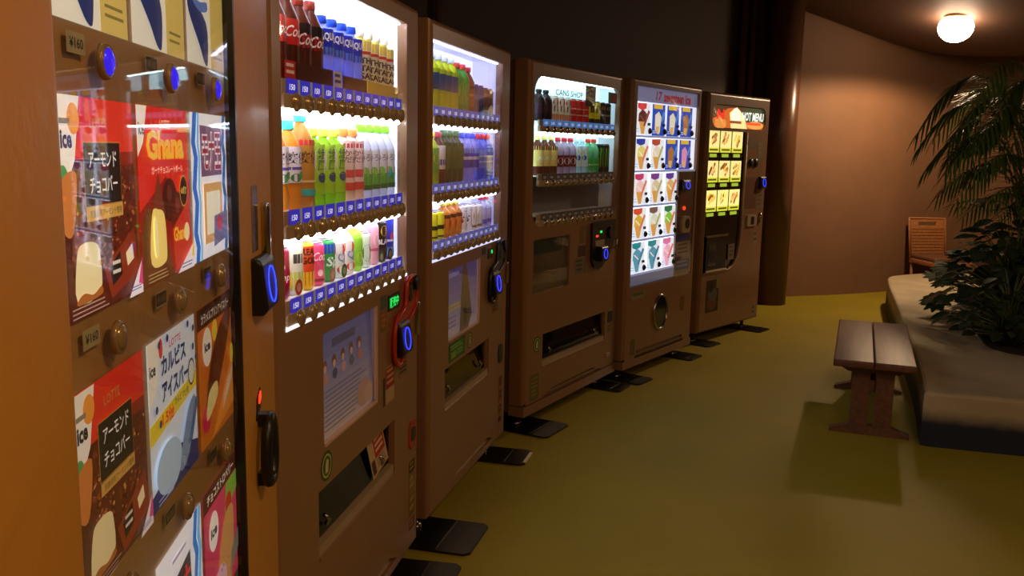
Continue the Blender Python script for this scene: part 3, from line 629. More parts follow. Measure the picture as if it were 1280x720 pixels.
# green display
def text_part(mc, body, u0, z0, u1, z1, m, y=-.004, bold=.01, name='lettering'):
    c = Card(); c.text(body, u0, z0, u1, z1, '#ffffff', bold); return c.build(name, m, mc.root, (0, y, 0))
mb = MB(); mb.box(.768, .872, -.003, .004, .93, .977); dp = mb.build('sold_display', 'dark', m1.root)
c = Card(); c.text('販売中', .778, .938, .862, .969, '#18e05a', .02); o = c.build('lettering', 'green', dp, (0, -.004, 0)); o['label'] = 'glowing green display letters'
sticker(m1, .7, .945, .755, .985, '#4a5a52'); sticker(m1, .7, .88, .755, .94, '#7a5a3a', bars=3, bcol='#a8743a')
mb = MB(); mb.rbox(1.05, 1.072, -.014, .004, .805, .912, .006); mb.build('lock_plate', 'chrome', m1.root)
sticker(m1, .87, .7, .965, .765, '#83683f', bars=4, bcol='#3a2a1a'); sticker(m1, .742, .655, .828, .765, '#b09470', bars=0)
c = Card(); c.rect(.745, .7, .826, .762, '#8a2c1f'); c.lines(.752, .706, .82, .757, 3, '#c88a6a', .5, .1); c.build('sticker', 'print', m1.root, (0, -.0012, 0))
sticker(m1, .72, .655, .74, .74, '#4a3a2c')
mb = MB(); mb.prism(rounded(.984, .43, 1.062, .526, .03), -.004, .006); hh = mb.build('coin_return_cup', 'red', m1.root)
mb = MB(); mb.prism(rounded(.997, .455, 1.05, .505, .02), -.0048, -.003); mb.build('cup_opening', 'dark', hh)
oval_sticker(m1, .28, .635)
for z0, z1, cc in ((.35, .39, '#3a2c1e'), (.28, .345, '#7f6a3a'), (.2, .275, '#6f5a2e'), (.155, .19, '#5a2c1c')): sticker(m1, .987, z0, 1.05, z1, cc, bars=2, bcol='#a08a58')

# ================================================================== drinks machine with the black coin guard
m2 = Mach((-.283, 3.05), 14.3, 1.05, 'drinks_vending_machine', 'brown drinks vending machine with bluish window and black coin guard')
door(m2, 1.05, ZB, ZT, [(.02, 1.02, .91, 1.765, .03, 0), (.205, .698, .6, .963, .02, 0), (.17, .438, .762, .598, .03, 0), (.26, .125, .84, .15, .05, 0)], fill=notch_fill(.26, .84, .125, .15, .08))
cabinet(m2, 1.05, ZB, ZT - .004); feet(m2, 1.05, ZB, [(.06, .175, .27), (.955, .145, .2, 1)])
louvres(m2, .26, .84, .125, .15)
display(m2, .03, 1.02, .91, 1.765, 'back2', 'led2')
mb = MB(); mb.box(.02, .91, -.002, .012, 1.012, 1.02); mb.build('window_sill_light', M['back2'], m2.root)
for z in (1.545, 1.28, 1.08): rail(m2, .04, .885, z, 12, .08, .86, 'led2', tags='#4a50a8')
B1 = 'on top shelf of black-guard drinks machine'; B2 = 'on middle shelf of black-guard drinks machine'; B3 = 'on bottom shelf of black-guard drinks machine'
row(m2, [(0, 5, 'lemon_soda', 'yellow soda bottle with blue label', 'bottle'), (5, 2, 'green_bottle', 'vivid green bottle with red cap', 'bottle'), (7, 1, 'brown_tea', 'brown banded tea bottle', 'bottle'), (8, 2, 'navy_can', 'navy blue can', 'can'), (10, 2, 'cocoa_can', 'brown cocoa can', 'can')], .08, .86, 1.5395, B1)
row(m2, [(0, 2, 'corn_tea', 'light green tea bottle with yellow cap', 'bottle'), (2, 1, 'choco_bottle', 'brown bottle with white and blue label', 'bottle'), (3, 3, 'dark_tea', 'dark green tea bottle', 'bottle'), (6, 3, 'blue_water', 'clear bottle with blue label and blue cap', 'bottle'), (9, 3, 'red_cap_water', 'pale blue bottle with red cap', 'bottle')], .08, .86, 1.2745, B2)
row(m2, [(0, 3, 'yellow_can', 'yellow can with dark band', 'can'), (3, 3, 'heart_bottle', 'orange bottle with red emblem', 'bottle'), (6, 2, 'cow_can', 'white can with black patches', 'can'), (8, 2, 'oat_can', 'cream coloured can', 'can'), (10, 2, 'violet_bottle', 'small bottle with violet band and red cap', 'bottle')], .08, .86, 1.0745, B3)
poster1(m2, .205, .698, .6, .963, 2); pickup(m2, .17, .438, .762, .598)
coin_guard(m2, -.07, 0, 'dark'); reader(m2, .745, .85, .78, .885, .026, .014, -.01)
mb = MB(); mb.box(.72, .79, -.003, .004, .945, .99); dp = mb.build('sold_display', 'dark', m2.root)
mb = MB(); mb.prism([(.772 + .007 * cos(k * pi / 6), .972 + .008 * sin(k * pi / 6)) for k in range(12)], -.005, -.002); mb.build('indicator_light', 'green', dp)
mb = MB(); mb.rbox(1.01, 1.03, -.014, .004, .8, .9, .006); mb.build('lock_plate', 'chrome', m2.root)
sticker(m2, .63, .97, .69, 1.0, '#3c4438'); sticker(m2, .8, .695, .9, .76, '#7d6238', bars=4, bcol='#3a2a1a')
c = Card(); c.rect(.212, .612, .412, .682, '#2f5a2a'); c.rect(.222, .618, .402, .676, '#3f7a35'); c.lines(.235, .65, .39, .67, 2, '#8ab860', .45, .2); c.rect(.24, .622, .3, .644, '#8a9a4a'); c.lines(.31, .622, .395, .644, 2, '#8ab860', .4); c.build('sticker', 'print', m2.root, (0, -.0008, 0))
oval_sticker(m2, .476, .647, .034)
mb = MB(); mb.prism(rounded(.915, .445, .985, .533, .028), -.004, .006); hh = mb.build('coin_return_cup', 'dark', m2.root)
for z0, z1, cc in ((.33, .38, '#6a4a26'), (.26, .32, '#6f5530'), (.2, .25, '#6f5530'), (.165, .19, '#2e2016')): sticker(m2, .935, z0, .99, z1, cc, bars=2, bcol='#4a3218')

# ================================================================== drinks machine with rounded window
m3 = Mach((.068, 4.329), 29.4, 1.152, 'drinks_vending_machine', 'brown drinks vending machine with rounded pale cyan window and black shield coin panel')
door(m3, 1.152, ZB + .045, ZT, [(.046, 1.025, 1.09, 1.755, .03, .085), (.07, .69, .48, .962, .02, 0), (.192, .3, .986, .47, .03, 0), (.2, .131, .95, .165, .05, 0)], fill=notch_fill(.2, .95, .131, .165, .13), r=.022)
mb = MB(); mb.box(.0, 1.152, -.002, .085, ZB - .01, ZB + .04); mb.build('base_rail', 'paint', m3.root)
cabinet(m3, 1.152, ZB, ZT - .004); feet(m3, 1.152, ZB - .005, [(.1, .15, .26), (1.05, .12, .19)])
louvres(m3, .2, .95, .131, .165)
display(m3, .046, 1.025, 1.09, 1.755, 'back3', 'led3', lit_from=1.27)
for z, l in ((1.55, 1), (1.283, 0), (1.085, 0)): rail(m3, .11, 1.045, z, 12, .19, 1.01, 'led3', 'chrome', tags='#3f7fd0' if l else '#4a4e58', lit=l, taglit='card_mid' if l else 'print', r=.9)
C1 = 'on top shelf of rounded-window drinks machine'; C2 = 'on middle shelf of rounded-window drinks machine'
row(m3, [(0, 2, 'dark_soda', 'dark brown soda bottle', 'bottle'), (2, 3, 'fruit_can', 'white and orange can', 'can'), (5, 3, 'red_can', 'plain red can', 'can'), (8, 2, 'yellow_black_can', 'yellow and black can', 'can'), (10, 2, 'espresso_can', 'black coffee can', 'can')], .19, 1.01, 1.544, C1, y=.056)
row(m3, [(0, 3, 'root_bottle', 'brown bottle with yellow label', 'bottle'), (3, 3, 'cassis_bottle', 'bottle with dark red label and red cap', 'bottle'), (6, 2, 'lemon_water', 'clear bottle with lemon label', 'bottle'), (8, 2, 'green_soda', 'green soda bottle with red cap', 'bottle'), (10, 2, 'claw_can', 'tall black can with green streaks', 'can')], .19, 1.01, 1.277, C2, y=.056)
text_part(m3, 'CANS SHOP', .5, 1.69, .84, 1.722, M['dark'], y=.12, bold=.02).parent = m3.root
mb = MB(); mb.box(.12, 1.05, .125, .13, 1.672, 1.684, '#4a90d8'); mb.build('header_stripe', 'print', m3.root)
c = Card(); c.rect(0, 0, .13, .11, '#3a2c22'); c.rect(.008, .03, .122, .102, '#8a7a4a'); c.specks(.01, .035, .12, .1, 30, .005, .012, ['#c8a03a', '#a83a2a', '#d8cdb0']); c.build('header_picture', 'print', m3.root, (.66, .02, 1.64))
c = Card(); c.rect(0, 0, .12, .06, '#3a4a2c'); c.rect(.045, .006, .115, .054, '#a8423a'); c.rect(.005, .006, .04, .054, '#5a8a4a'); c.build('header_sticker', 'print', m3.root, (.94, .0095, 1.67))
mb = MB(); mb.box(.07, .48, .012, .02, .69, .962, '#54452c'); mb.build('service_panel', mat('service_panel', '#5a4c34', .4, var=.3, nscale=10), m3.root)
c = Card(); c.rect(.01, .0, .3, .1, '#6a5c3c'); c.lines(.02, .01, .28, .095, 8, '#8a7a54', .3, .3); c.rect(.01, .19, .34, .26, '#2f3424'); c.build('notice_card', 'print', m3.root, (.07, .0115, .695))
mb = MB(); mb.box(.07, .48, .004, .008, .69, .962); mb.build('service_pane', 'glass', m3.root)
pickup(m3, .192, .3, .986, .47)
mb = MB(); mb.prism([(.735, 1.005), (1.04, 1.005), (1.04, .93), (1.01, .86), (.95, .8), (.87, .755), (.82, .745), (.77, .76), (.74, .8)], -.018, .004); sh = mb.build('coin_panel', 'dark', m3.root); bv = sh.modifiers.new('bevel', 'BEVEL'); bv.width = .008; bv.segments = 2
mb = MB(); mb.box(.83, .855, -.02, -.017, .945, .957); mb.build('indicator_light', 'green', sh)
mb = MB(); mb.box(.775, .805, -.02, -.017, .925, .935); mb.build('price_digits', 'redled', sh)
mb = MB(); mb.box(.77, .89, -.02, -.017, .875, .905); mb.build('button_bar', 'rail', sh)
mb = MB(); mb.prism([(.97 + .032 * cos(k * pi / 8), .94 + .036 * sin(k * pi / 8)) for k in range(16)], -.03, -.016); mb.build('coin_slot_plate', 'chrome' if 0 else 'dark', sh)
reader(m3, .805, .895, .785, .87, .035, .03, -.016)
mb = MB(); mb.tube([(1.07, -.004, .9), (1.075, -.02, .885), (1.072, -.02, .85), (1.06, -.004, .84)], .006, 6); mb.build('door_handle', 'chrome', m3.root)
sticker(m3, .6, .9, .66, 1.0, '#6a5838', bars=3); sticker(m3, .58, .83, .68, .89, '#4a2e20'); sticker(m3, .55, .735, .68, .825, '#6f6350', bars=3, bcol='#4a3c2c')
oval_sticker(m3, .13, .428, .042); sticker(m3, .062, .14, .16, .277, '#6a6034', bars=5, bcol='#857a48')
mb = MB(); mb.prism(rounded(1.025, .395, 1.085, .462, .006), -.003, .006); mb.build('coin_return_cup', 'dark', m3.root)
sticker(m3, 1.02, .33, 1.085, .385, '#7a6a50', bars=2); mb = MB(); mb.box(1.01, 1.07, -.006, .004, .19, .21); mb.build('door_lock', 'rail', m3.root)

# ================================================================== cone ice machine
m4 = Mach((.684, 5.341), 35.1, .991, 'ice_cream_vending_machine', 'brown ice cream vending machine with lit rows of cone pictures')
door(m4, .991, ZB + .045, ZT, [(.058, .58, .95, 1.79, .03, 0), (.15, .125, .87, .172, .05, 0)], fill=[[(.15, .125), (.15, .172), (.17, .172)], [(.87, .125), (.84, .172), (.87, .172)]], r=.02)
mb = MB(); mb.box(0, .991, -.002, .085, ZB - .01, ZB + .04); mb.build('base_rail', 'paint', m4.root)
cabinet(m4, .991, ZB, ZT - .004); feet(m4, .991, ZB - .005, [(.1, .12, .2), (.9, .1, .2)])
louvres(m4, .15, .87, .125, .172, 5)
mb = MB(); mb.box(.058, .95, .024, .03, .58, 1.79); mb.build('card_board', 'white_in', m4.root)
mb = MB(); mb.box(.062, .946, .016, .022, 1.7, 1.786); hd = mb.build('header_panel', emitmat('header_lavender', '#8f8fb8', .42), m4.root)
c = Card(); c.text('17', .335, .0, .41, .055, '#8a1c3c', .03, .2); c.text('seventeen ice', .44, -.006, .84, .056, '#a01c34', .045); c.build('lettering', 'card_mid', hd, (0, .0155, 1.715))
ROWS = [(1.5, 4), (1.29, 4), (1.08, 3), (.87, 3), (.66, 3)]
CONES = [[('#d8383a', '#5a2a1e', 0), ('#2a4ab0', '#e8e0c8', 1), ('#2a4ab0', '#e6dcc0', 1), ('#2a4ab0', '#a8703a', 1)],
         [('#2a3aa0', '#e0d47a', 0), ('#b8482c', '#e6d8c0', 0), ('#2a4ab0', '#a8703a', 1), ('#3a4ab0', '#d890b8', 1)],
         [('#c83a6a', '#e8c8c4', 0), ('#7a3a8a', '#d8c8a8', 0), ('#5a3a9a', '#d8b46a', 0)],
         [('#d8502c', '#d8b43a', 0), ('#7a5a48', '#d8dcc8', 0), ('#2a7a4a', '#8ac83a', 0)],
         [('#1f8a90', '#5a9ab0', 0), ('#1f8a90', '#5a9ab0', 0), ('#e078a8', '#f0b0cc', 0)]]
for (z, n), cs in zip(ROWS, CONES):
    x1 = .945 if n == 4 else .68
    mb = MB(); mb.box(.062, x1, .006, .024, z - .012, z); mb.build('shelf_strip', emitmat('shelf_strip', '#a8b0d0', .45), m4.root)
    mb = MB(); mb.box(.062, x1, .018, .023, z, z + .198); mb.build('backlit_panel', 'back4', m4.root)
    for k, (a, b2, box) in enumerate(cs):
        w, h = .175, .19; c = Card(); u = .078 + k * (.205 if n == 4 else .212)
        if box:
            c.rect(0, .0, w, h, a); c.rect(.02, h * .86, w * .8, h, '#e0b83a'); c.poly([(.04, h * .2), (w * .5, h * .04), (w * .62, h * .1), (w * .72, h * .6), (w * .5, h * .78), (w * .22, h * .66)], b2)
            c.poly([(w * .3, h * .1), (w * .5, h * .04), (w * .58, h * .3), (w * .3, h * .3)], '#d8b06a'); c.poly([(w * .7, h * .5), (w * .85, h * .8), (w * .98, h * .75), (w * .82, h * .45)], '#4a8ad0')
            c.lines(.01, .008, w * .3, .03, 2, '#c8d4f0', .4)
        else:
            c.rect(0, 0, w, h, '#eef2fa'); c.poly([(.01, h * .98), (w * .72, h), (w * .7, h * .84), (w * .4, h * .76), (.012, h * .84)], a)
            c.poly([(w * .36, .006), (w * .58, .006), (w * .72, h * .48), (w * .14, h * .48)], '#d8a050' if b2 not in ('#5a9ab0', '#f0b0cc') else b2)
            c.poly([(w * .12, h * .42), (w * .74, h * .42), (w * .82, h * .62), (w * .62, h * .74), (w * .4, h * .8), (w * .14, h * .66)], b2)
            c.poly([(w * .5, h * .3), (w * .62, h * .27), (w * .98, h * .74), (w * .84, h * .8)], {'#d8383a': '#8a3a34', '#1f8a90': '#3a7a9a'}.get(a, '#d87a5a' if k % 2 == 0 else '#b8b06a'))
            c.poly([(w * .2, h * .6), (w * .26, h * .62), (w * .6, h * .44), (w * .5, h * .44)], '#f4ead8' if b2 != '#5a2a1e' else '#8a4a34')
            c.lines(0, .01, w * .25, .04, 2, '#a8c8e8', .5)
        cd_ = c.build('ice_card', 'card4', m4.root, (u, .012, z + .001))
        mb = MB(); mb.lathe([(.019, 0), (.019, .006), (.013, .012), (.004, .013)], 14); o = mb.build('button', 'dark', cd_, (w - .002, -.001, .026)); o.rotation_euler = (pi / 2, 0, 0)
        mb = MB(); mb.box(w - .03, w + .002, -.004, 0, .058, .074); mb.build('price_window', 'dark', cd_)
mb = MB(); mb.box(.69, .947, .006, .024, .59, 1.275); cp = mb.build('control_panel', 'cabinet', m4.root)
mb = MB(); mb.box(.062, .69, .01, .024, .585, .645); mb.build('lower_strip', emitmat('lower_strip', '#8088a8', .25), m4.root)
mb = MB(); mb.box(.058, .95, .001, .004, .58, 1.79); mb.build('window_pane', 'glass', m4.root)
reader(m4, .725, .835, 1.15, 1.225, .03, .02, .002)
mb = MB(); mb.prism([(.79 + .012 * cos(k * pi / 6), 1.035 + .012 * sin(k * pi / 6)) for k in range(12)], -.004, .006); mb.build('indicator_light', 'redled', cp)
mb = MB(); mb.prism(rounded(.75, .87, .88, .98, .03), -.01, .006); cs_ = mb.build('coin_slot_plate', 'rail', m4.root)
mb = MB(); mb.prism([(.83 + .03 * cos(k * pi / 8), .93 + .035 * sin(k * pi / 8)) for k in range(16)], -.014, -.009); mb.build('coin_slot', 'dark', cs_)
sticker(m4, .73, 1.06, .86, 1.12, '#6a3a26', y=.004); sticker(m4, .7, .71, .92, .81, '#9a9088', y=.004, bars=3); sticker(m4, .7, .82, .9, .86, '#2a3a88', y=.004); sticker(m4, .7, .62, .92, .69, '#3a4a90', y=.004, bars=2, bcol='#8a90c0')
mb = MB(); mb.tube([(.492 + .098 * cos(2 * pi * k / 32), -.004, .375 + .112 * sin(2 * pi * k / 32)) for k in range(32)], .008, 8, closed=True); dr = mb.build('dispenser_ring', 'chrome', m4.root); dr['label'] = 'chrome ring round the oval pickup window'
mb = MB(); mb.prism([(.492 + .095 * cos(2 * pi * k / 32), .375 + .109 * sin(2 * pi * k / 32)) for k in range(32)], -.003, .003); mb.build('dispenser_window', mat('dispenser_window', '#1c2024', .08, var=.4, nscale=9), dr)
sticker(m4, .08, .5, .27, .545, '#8a7a5c', bars=1, bcol='#5a5a3a'); sticker(m4, .795, .335, .86, .44, '#7a5228', bars=3, bcol='#5a5a30'); sticker(m4, .09, .15, .15, .25, '#6a5a34')

# ================================================================== hot food machine
m5 = Mach((1.362, 6.436), 40.8, .979, 'hot_food_vending_machine', 'bronze hot food vending machine with lit sign and nine food pictures')
door(m5, .979, ZB, ZT, [(.058, 1.58, .91, 1.748, .02, .07), (.03, .53, .6, 1.56, .02, 0)], fill=[[(.6, .53), (.42, .53), (.5, .56), (.56, .63), (.59, .74), (.6, .86)]], r=.022)
cabinet(m5, .979, ZB, ZT - .004); feet(m5, .979, ZB, [(.1, .1, .2), (.88, .12, .2)])
c = Card(); u0, u1, z0, z1 = .062, .906, 1.584, 1.744; c.rect(u0, z0, u1, z1, '#4a2c16'); c.rect(u0, z0, u1, z0 + .05, '#8a4416'); c.rect(.56, z0 + .05, u1, z1, '#2f3a24')
c.poly([(u0, z0), (u1, z0), (u1, z0 + .04), (.6, z0 + .05), (.42, z1 - .01), (.3, z1 - .02), (.16, z0 + .08), (u0, z0 + .06)], '#c8601c'); c.poly([(.36, z0), (.62, z0), (.56, z0 + .1), (.44, z1 - .005), (.33, z0 + .11)], '#f8e09a')
c.ell(.2, z0 + .03, .09, .04, '#d88a3a'); c.ell(.75, z0 + .03, .14, .03, '#e0a050'); c.ell(.43, z0 + .09, .075, .058, '#fff6dc'); c.text('N', .14, z0 + .06, .25, z1 - .03, '#e8241c', .05, .15)
c.lines(.34, z0 + .03, .52, z0 + .055, 1, '#8a4a1c', .8, 0); c.text('HOT MENU', .53, z0 + .06, .885, z1 - .035, '#f4fff4', .03, .1); c.rect(.62, z0 + .03, .84, z0 + .05, '#e8542c')
c.build('header_sign', 'card5', m5.root, (0, .012, 0))
mb = MB(); mb.box(.058, .91, .003, .006, 1.58, 1.748); mb.build('sign_pane', 'glass', m5.root)
mb = MB(); mb.box(.03, .6, .014, .02, .53, 1.56); mb.build('menu_panel', mat('menu_panel', '#241a12', .15, var=.1), m5.root)
FOOD = [['#a8703a', '#b88a4a', '#d8a83a'], ['#6a3418', '#a8682c', '#c89a3c'], ['#e0b83a', '#d8cf5a', '#c8703a']]
for i, z in enumerate((1.39, 1.175, .962)):
    for k in range(3):
        u = .035 + k * .18; c = Card(); w, h = .165, .155; c.rect(0, 0, w, h, '#c8c83a'); c.rect(0, .035, w, h, '#e6d88a' if i < 2 else '#efe08a')
        for q in range(8):
            x = random.uniform(.045, w - .045); zz = random.uniform(.07, h - .035); a = random.uniform(.4, 1.3); L_ = random.uniform(.018, .034); nx_, nz_ = -.011 * sin(a), .011 * cos(a); dx, dz = L_ * cos(a), L_ * sin(a)
            f0 = FOOD[i][k]; f1 = ['#7a4a1c', f0, f0, '#e0b060'][q % 4]
            c.poly([(x - dx + nx_, zz - dz + nz_), (x - dx * 1.25, zz - dz * 1.25), (x - dx - nx_, zz - dz - nz_), (x + dx - nx_, zz + dz - nz_), (x + dx * 1.25, zz + dz * 1.25), (x + dx + nx_, zz + dz + nz_)], f1)
        c.lines(.02, .01, w - .02, .026, 1, '#4a4a14', .8, 0)
        fc = c.build('menu_card', 'card5', m5.root, (u, .011, z + .015))
        mb = MB(); mb.box(.03, .13, -.002, 0, -.034, -.01, '#a8c838'); mb.build('price_window', 'card_hi', fc)
        mb = MB(); mb.box(.14, .16, -.004, 0, -.036, -.02); mb.build('button', 'chrome', fc)
mb = MB(); mb.box(.06, .36, -.006, .012, .54, .8); dd = mb.build('pickup_door', 'dark', m5.root)
for q in ((.055, .37, .79, .808), (.055, .37, .535, .55)):
    mb = MB(); mb.box(q[0], q[1], -.014, .0, q[2], q[3]); mb.build('door_bar', 'chrome', dd)
mb = MB(); mb.box(.09, .2, -.008, -.005, .58, .74); mb.build('door_window', mat('door_window', '#3a3634', .1), dd)
mb = MB(); mb.tube([(.605, -.002, 1.56), (.605, -.002, .86), (.592, -.002, .74), (.562, -.002, .63), (.502, -.002, .56), (.42, -.002, .528), (.04, -.002, .528)], .006, 6); mb.build('panel_edge', 'rail', m5.root)
sticker(m5, .42, .6, .52, .72, '#7d7264', y=.006, bars=3); reader(m5, .845, .935, 1.13, 1.225, .035, .025, 0)
sticker(m5, .64, 1.44, .78, 1.52, '#5a4a34', bars=2); sticker(m5, .8, 1.34, .9, 1.5, '#6a5a40', bars=4, bcol='#7a6a4a'); sticker(m5, .63, .98, .82, 1.22, '#6a4630'); sticker(m5, .83, .97, .94, 1.1, '#75685a', bars=3)
for u in (.69, .77):
    mb = MB(); mb.lathe([(.034, 0), (.034, .012), (.026, .018)], 16); o = mb.build('selector_knob', 'dark', m5.root, (u, .002, 1.33)); o.rotation_euler = (pi / 2, 0, 0)
mb = MB(); mb.prism(rounded(.68, .84, .84, .93, .015), -.01, .006); rp_ = mb.build('coin_return_cup', 'rail', m5.root)
mb = MB(); mb.box(.74, .79, -.012, -.009, .855, .915); mb.build('cup_opening', 'dark', rp_)
mb = MB(); mb.tube([(.9, -.006, .94), (.9, -.012, .9), (.9, -.006, .86)], .008, 6); mb.build('door_lock', 'chrome', m5.root)
sticker(m5, .81, .69, .88, .8, '#8a7a68', bars=2); sticker(m5, .86, .11, .93, .2, '#7a7a72', bars=2)
c = Card(); c.rect(.1, .23, .29, .47, '#40371f'); c.ell(.19, .3, .07, .06, '#6a4426'); c.ell(.2, .36, .07, .05, '#5a5a50'); c.ell(.17, .42, .04, .04, '#3a2c1c'); c.rect(.25, .4, .29, .49, '#7a7a3a'); c.build('sticker', 'print', m5.root, (0, -.0008, 0))

# ================================================================== ice cream card machine (nearest)
m0 = Mach((-.39, .662), -5, 1.15, 'ice_cream_vending_machine', 'film-wrapped orange brown ice cream vending machine with large backlit product cards')
# wrinkled film bump
nt = M['wrap'].node_tree; b = nt.nodes['Principled BSDF']; tc = nt.nodes.new('ShaderNodeTexCoord')
vo = nt.nodes.new('ShaderNodeTexNoise'); vo.inputs['Scale'].default_value = 5; vo.inputs['Detail'].default_value = 6; vo.inputs['Distortion'].default_value = 1.0
rd = nt.nodes.new('ShaderNodeValToRGB'); rd.color_ramp.elements[0].position = .45; rd.color_ramp.elements[1].position = .56
bp = nt.nodes.new('ShaderNodeBump'); bp.inputs['Strength'].default_value = .13; bp.inputs['Distance'].default_value = .01
n3 = nt.nodes.new('ShaderNodeTexNoise'); n3.inputs['Scale'].default_value = 3; n3.inputs['Detail'].default_value = 2; n3.inputs['Distortion'].default_value = .6
mm = nt.nodes.new('ShaderNodeMath'); mm.operation = 'MULTIPLY'
n4 = nt.nodes.new('ShaderNodeTexNoise'); n4.inputs['Scale'].default_value = 28; n4.inputs['Detail'].default_value = 3
bp2 = nt.nodes.new('ShaderNodeBump'); bp2.inputs['Strength'].default_value = .05; bp2.inputs['Distance'].default_value = .01
for q in (vo, n3, n4): nt.links.new(tc.outputs['Object'], q.inputs['Vector'])
nt.links.new(vo.outputs['Fac'], rd.inputs['Fac']); nt.links.new(rd.outputs['Color'], mm.inputs[0]); nt.links.new(n3.outputs['Fac'], mm.inputs[1])
nt.links.new(mm.outputs[0], bp.inputs['Height']); nt.links.new(n4.outputs['Fac'], bp2.inputs['Height']); nt.links.new(bp.outputs['Normal'], bp2.inputs['Normal']); nt.links.new(bp2.outputs['Normal'], b.inputs['Normal'])
def post(u0, u1, z0, z1, r, yf, name='door_frame', both=True):
    """upright frame member with a big round-over on the window side(s)"""
    S = []; n = 7
    for k in range(n + 1):
        t = pi / 2 * k / n; S.append((u1 - r + r * sin(t), yf + r - r * cos(t)))
    L = [(u0 + r - r * sin(pi / 2 * k / n), yf + r - r * cos(pi / 2 * k / n)) for k in range(n, -1, -1)] if both else [(u0, yf)]
    P = L + S; P = [(P[0][0], .09)] + P + [(P[-1][0], .09)]
    vs = [(u, y, z) for z in (z0, z1) for u, y in P]; m_ = len(P)
    mb = MB(); mb.add(vs, [(i, i + 1, m_ + i + 1, m_ + i) for i in range(m_ - 1)] + [tuple(range(m_ - 1, -1, -1)), tuple(range(m_, 2 * m_))], smooth=True)
    o = mb.build(name, 'wrap', m0.root); return o
def shade(o, ang=35):
    o.data.set_sharp_from_angle(angle=radians(ang))
shade(post(-.12, .128, ZB, ZT, .03, -.014)); shade(post(.843, 1.15, ZB, ZT, .008, -.002))
mb = MB(); mb.box(.12, .85, -.004, .09, 1.745, ZT); mb.build('door_frame', 'wrap', m0.root)
mb = MB(); mb.box(.12, .85, -.004, .09, ZB, .63); mb.build('door_frame', 'wrap', m0.root)
mb = MB(); mb.box(-.11, 1.14, .085, .7, ZB, ZT - .005); mb.build('cabinet', 'cabinet', m0.root)
feet(m0, 1.15, ZB, [(.1, .15), (1.0, .15)])
mb = MB(); mb.box(.125, .846, .014, .02, .62, 1.75); mb.build('card_panel', 'panel', m0.root)
mb = MB(); mb.box(.128, .845, .002, .005, .62, 1.75); mb.build('window_pane', 'glass', m0.root)
mb = MB(); mb.box(.836, .846, -.003, .014, .62, 1.75); mb.build('window_gasket', 'dark', m0.root)
CW, CH = .215, .215
def almond(c):
    w, h = CW, CH; c.rect(0, 0, w, h, '#4e1a10'); c.rect(0, h * .72, w, h, '#d8331f'); c.poly([(w * .3, h * .74), (w, h * .66), (w, h * .75), (w * .3, h * .75)], '#8a2416')
    c.poly([(w * .18, h * .02), (w, h * .02), (w, h * .68), (w * .24, h * .7), (w * .1, h * .5)], '#5a2012')
    c.specks(w * .12, h * .1, w * .98, h * .68, 130, .002, .006, ['#7a3418', '#3a120a']); c.specks(w * .18, h * .2, w * .98, h * .66, 120, .0012, .0042, ['#a85a2c', '#c88a54', '#8a4420'])
    c.poly([(0, h), (w * .28, h), (w * .2, h * .72), (.0, h * .5)], '#efeadc'); c.ell(w * .2, h * .9, w * .07, h * .07, '#e89a3a'); c.ell(w * .06, h * .62, w * .06, h * .08, '#4f9a54')
    c.blob([(.02 * w, h * .62), (w * .2, h * .66), (w * .14, h * .4), (.03 * w, h * .42)], '#c87a3a')
    c.text('ice', w * .045, h * .77, w * .17, h * .85, '#1c1a1a', .04); c.lines(w * .04, h * .86, w * .16, h * .9, 1, '#8a8070', .6, .2)
    c.text('LOTTE', w * .38, h * .86, w * .6, h * .91, '#b8863a', .01)
    c.rect(w * .28, h * .5, w * .76, h * .8, '#b8863a'); c.rect(w * .285, h * .505, w * .755, h * .795, '#1c1714'); c.text('アーモンド', w * .34, h * .68, w * .7, h * .755, '#f4f0e8', .01); c.text('チョコバー', w * .34, h * .56, w * .7, h * .64, '#f4f0e8', .01)
    c.rect(w * .28, h * .435, w * .76, h * .5, '#c89a4a'); c.text('芳香焙煎アーモンド使用', w * .32, h * .45, w * .74, h * .485, '#3a2414', 0)
    c.blob([(w * .12, h * .09), (w * .4, h * .1), (w * .41, h * .28), (w * .36, h * .335), (w * .22, h * .345), (w * .14, h * .3)], '#e6d6a0')
    c.poly([(w * .46, h * .2), (w * .9, h * .36), (w * .96, h * .12), (w * .54, h * .04)], '#8a3018'); c.poly([(w * .53, h * .2), (w * .68, h * .26), (w * .7, h * .14), (w * .56, h * .1)], '#1c1714'); c.poly([(w * .76, h * .24), (w * .86, h * .28), (w * .88, h * .2), (w * .78, h * .17)], '#efe0b0')
    c.blob([(w * .12, h * .075), (w * .4, h * .085), (w * .4, h * .125), (w * .3, h * .1), (w * .2, h * .12), (w * .13, h * .105)], '#a8642c'); c.lines(w * .56, h * .13, w * .68, h * .22, 2, '#d8cdb8', .4, .1)
    c.poly([(w * .78, .0), (w, 0), (w, h * .18)], '#efe6ea'); c.poly([(w * .93, h * .06), (w, h * .04), (w, h * .2)], '#d84a8a'); c.lines(w * .8, h * .02, w * .97, h * .05, 2, '#4a5a9a', .35, .1); c.lines(w * .04, h * .01, w * .5, h * .07, 3, '#a88a7a', .35, .2)
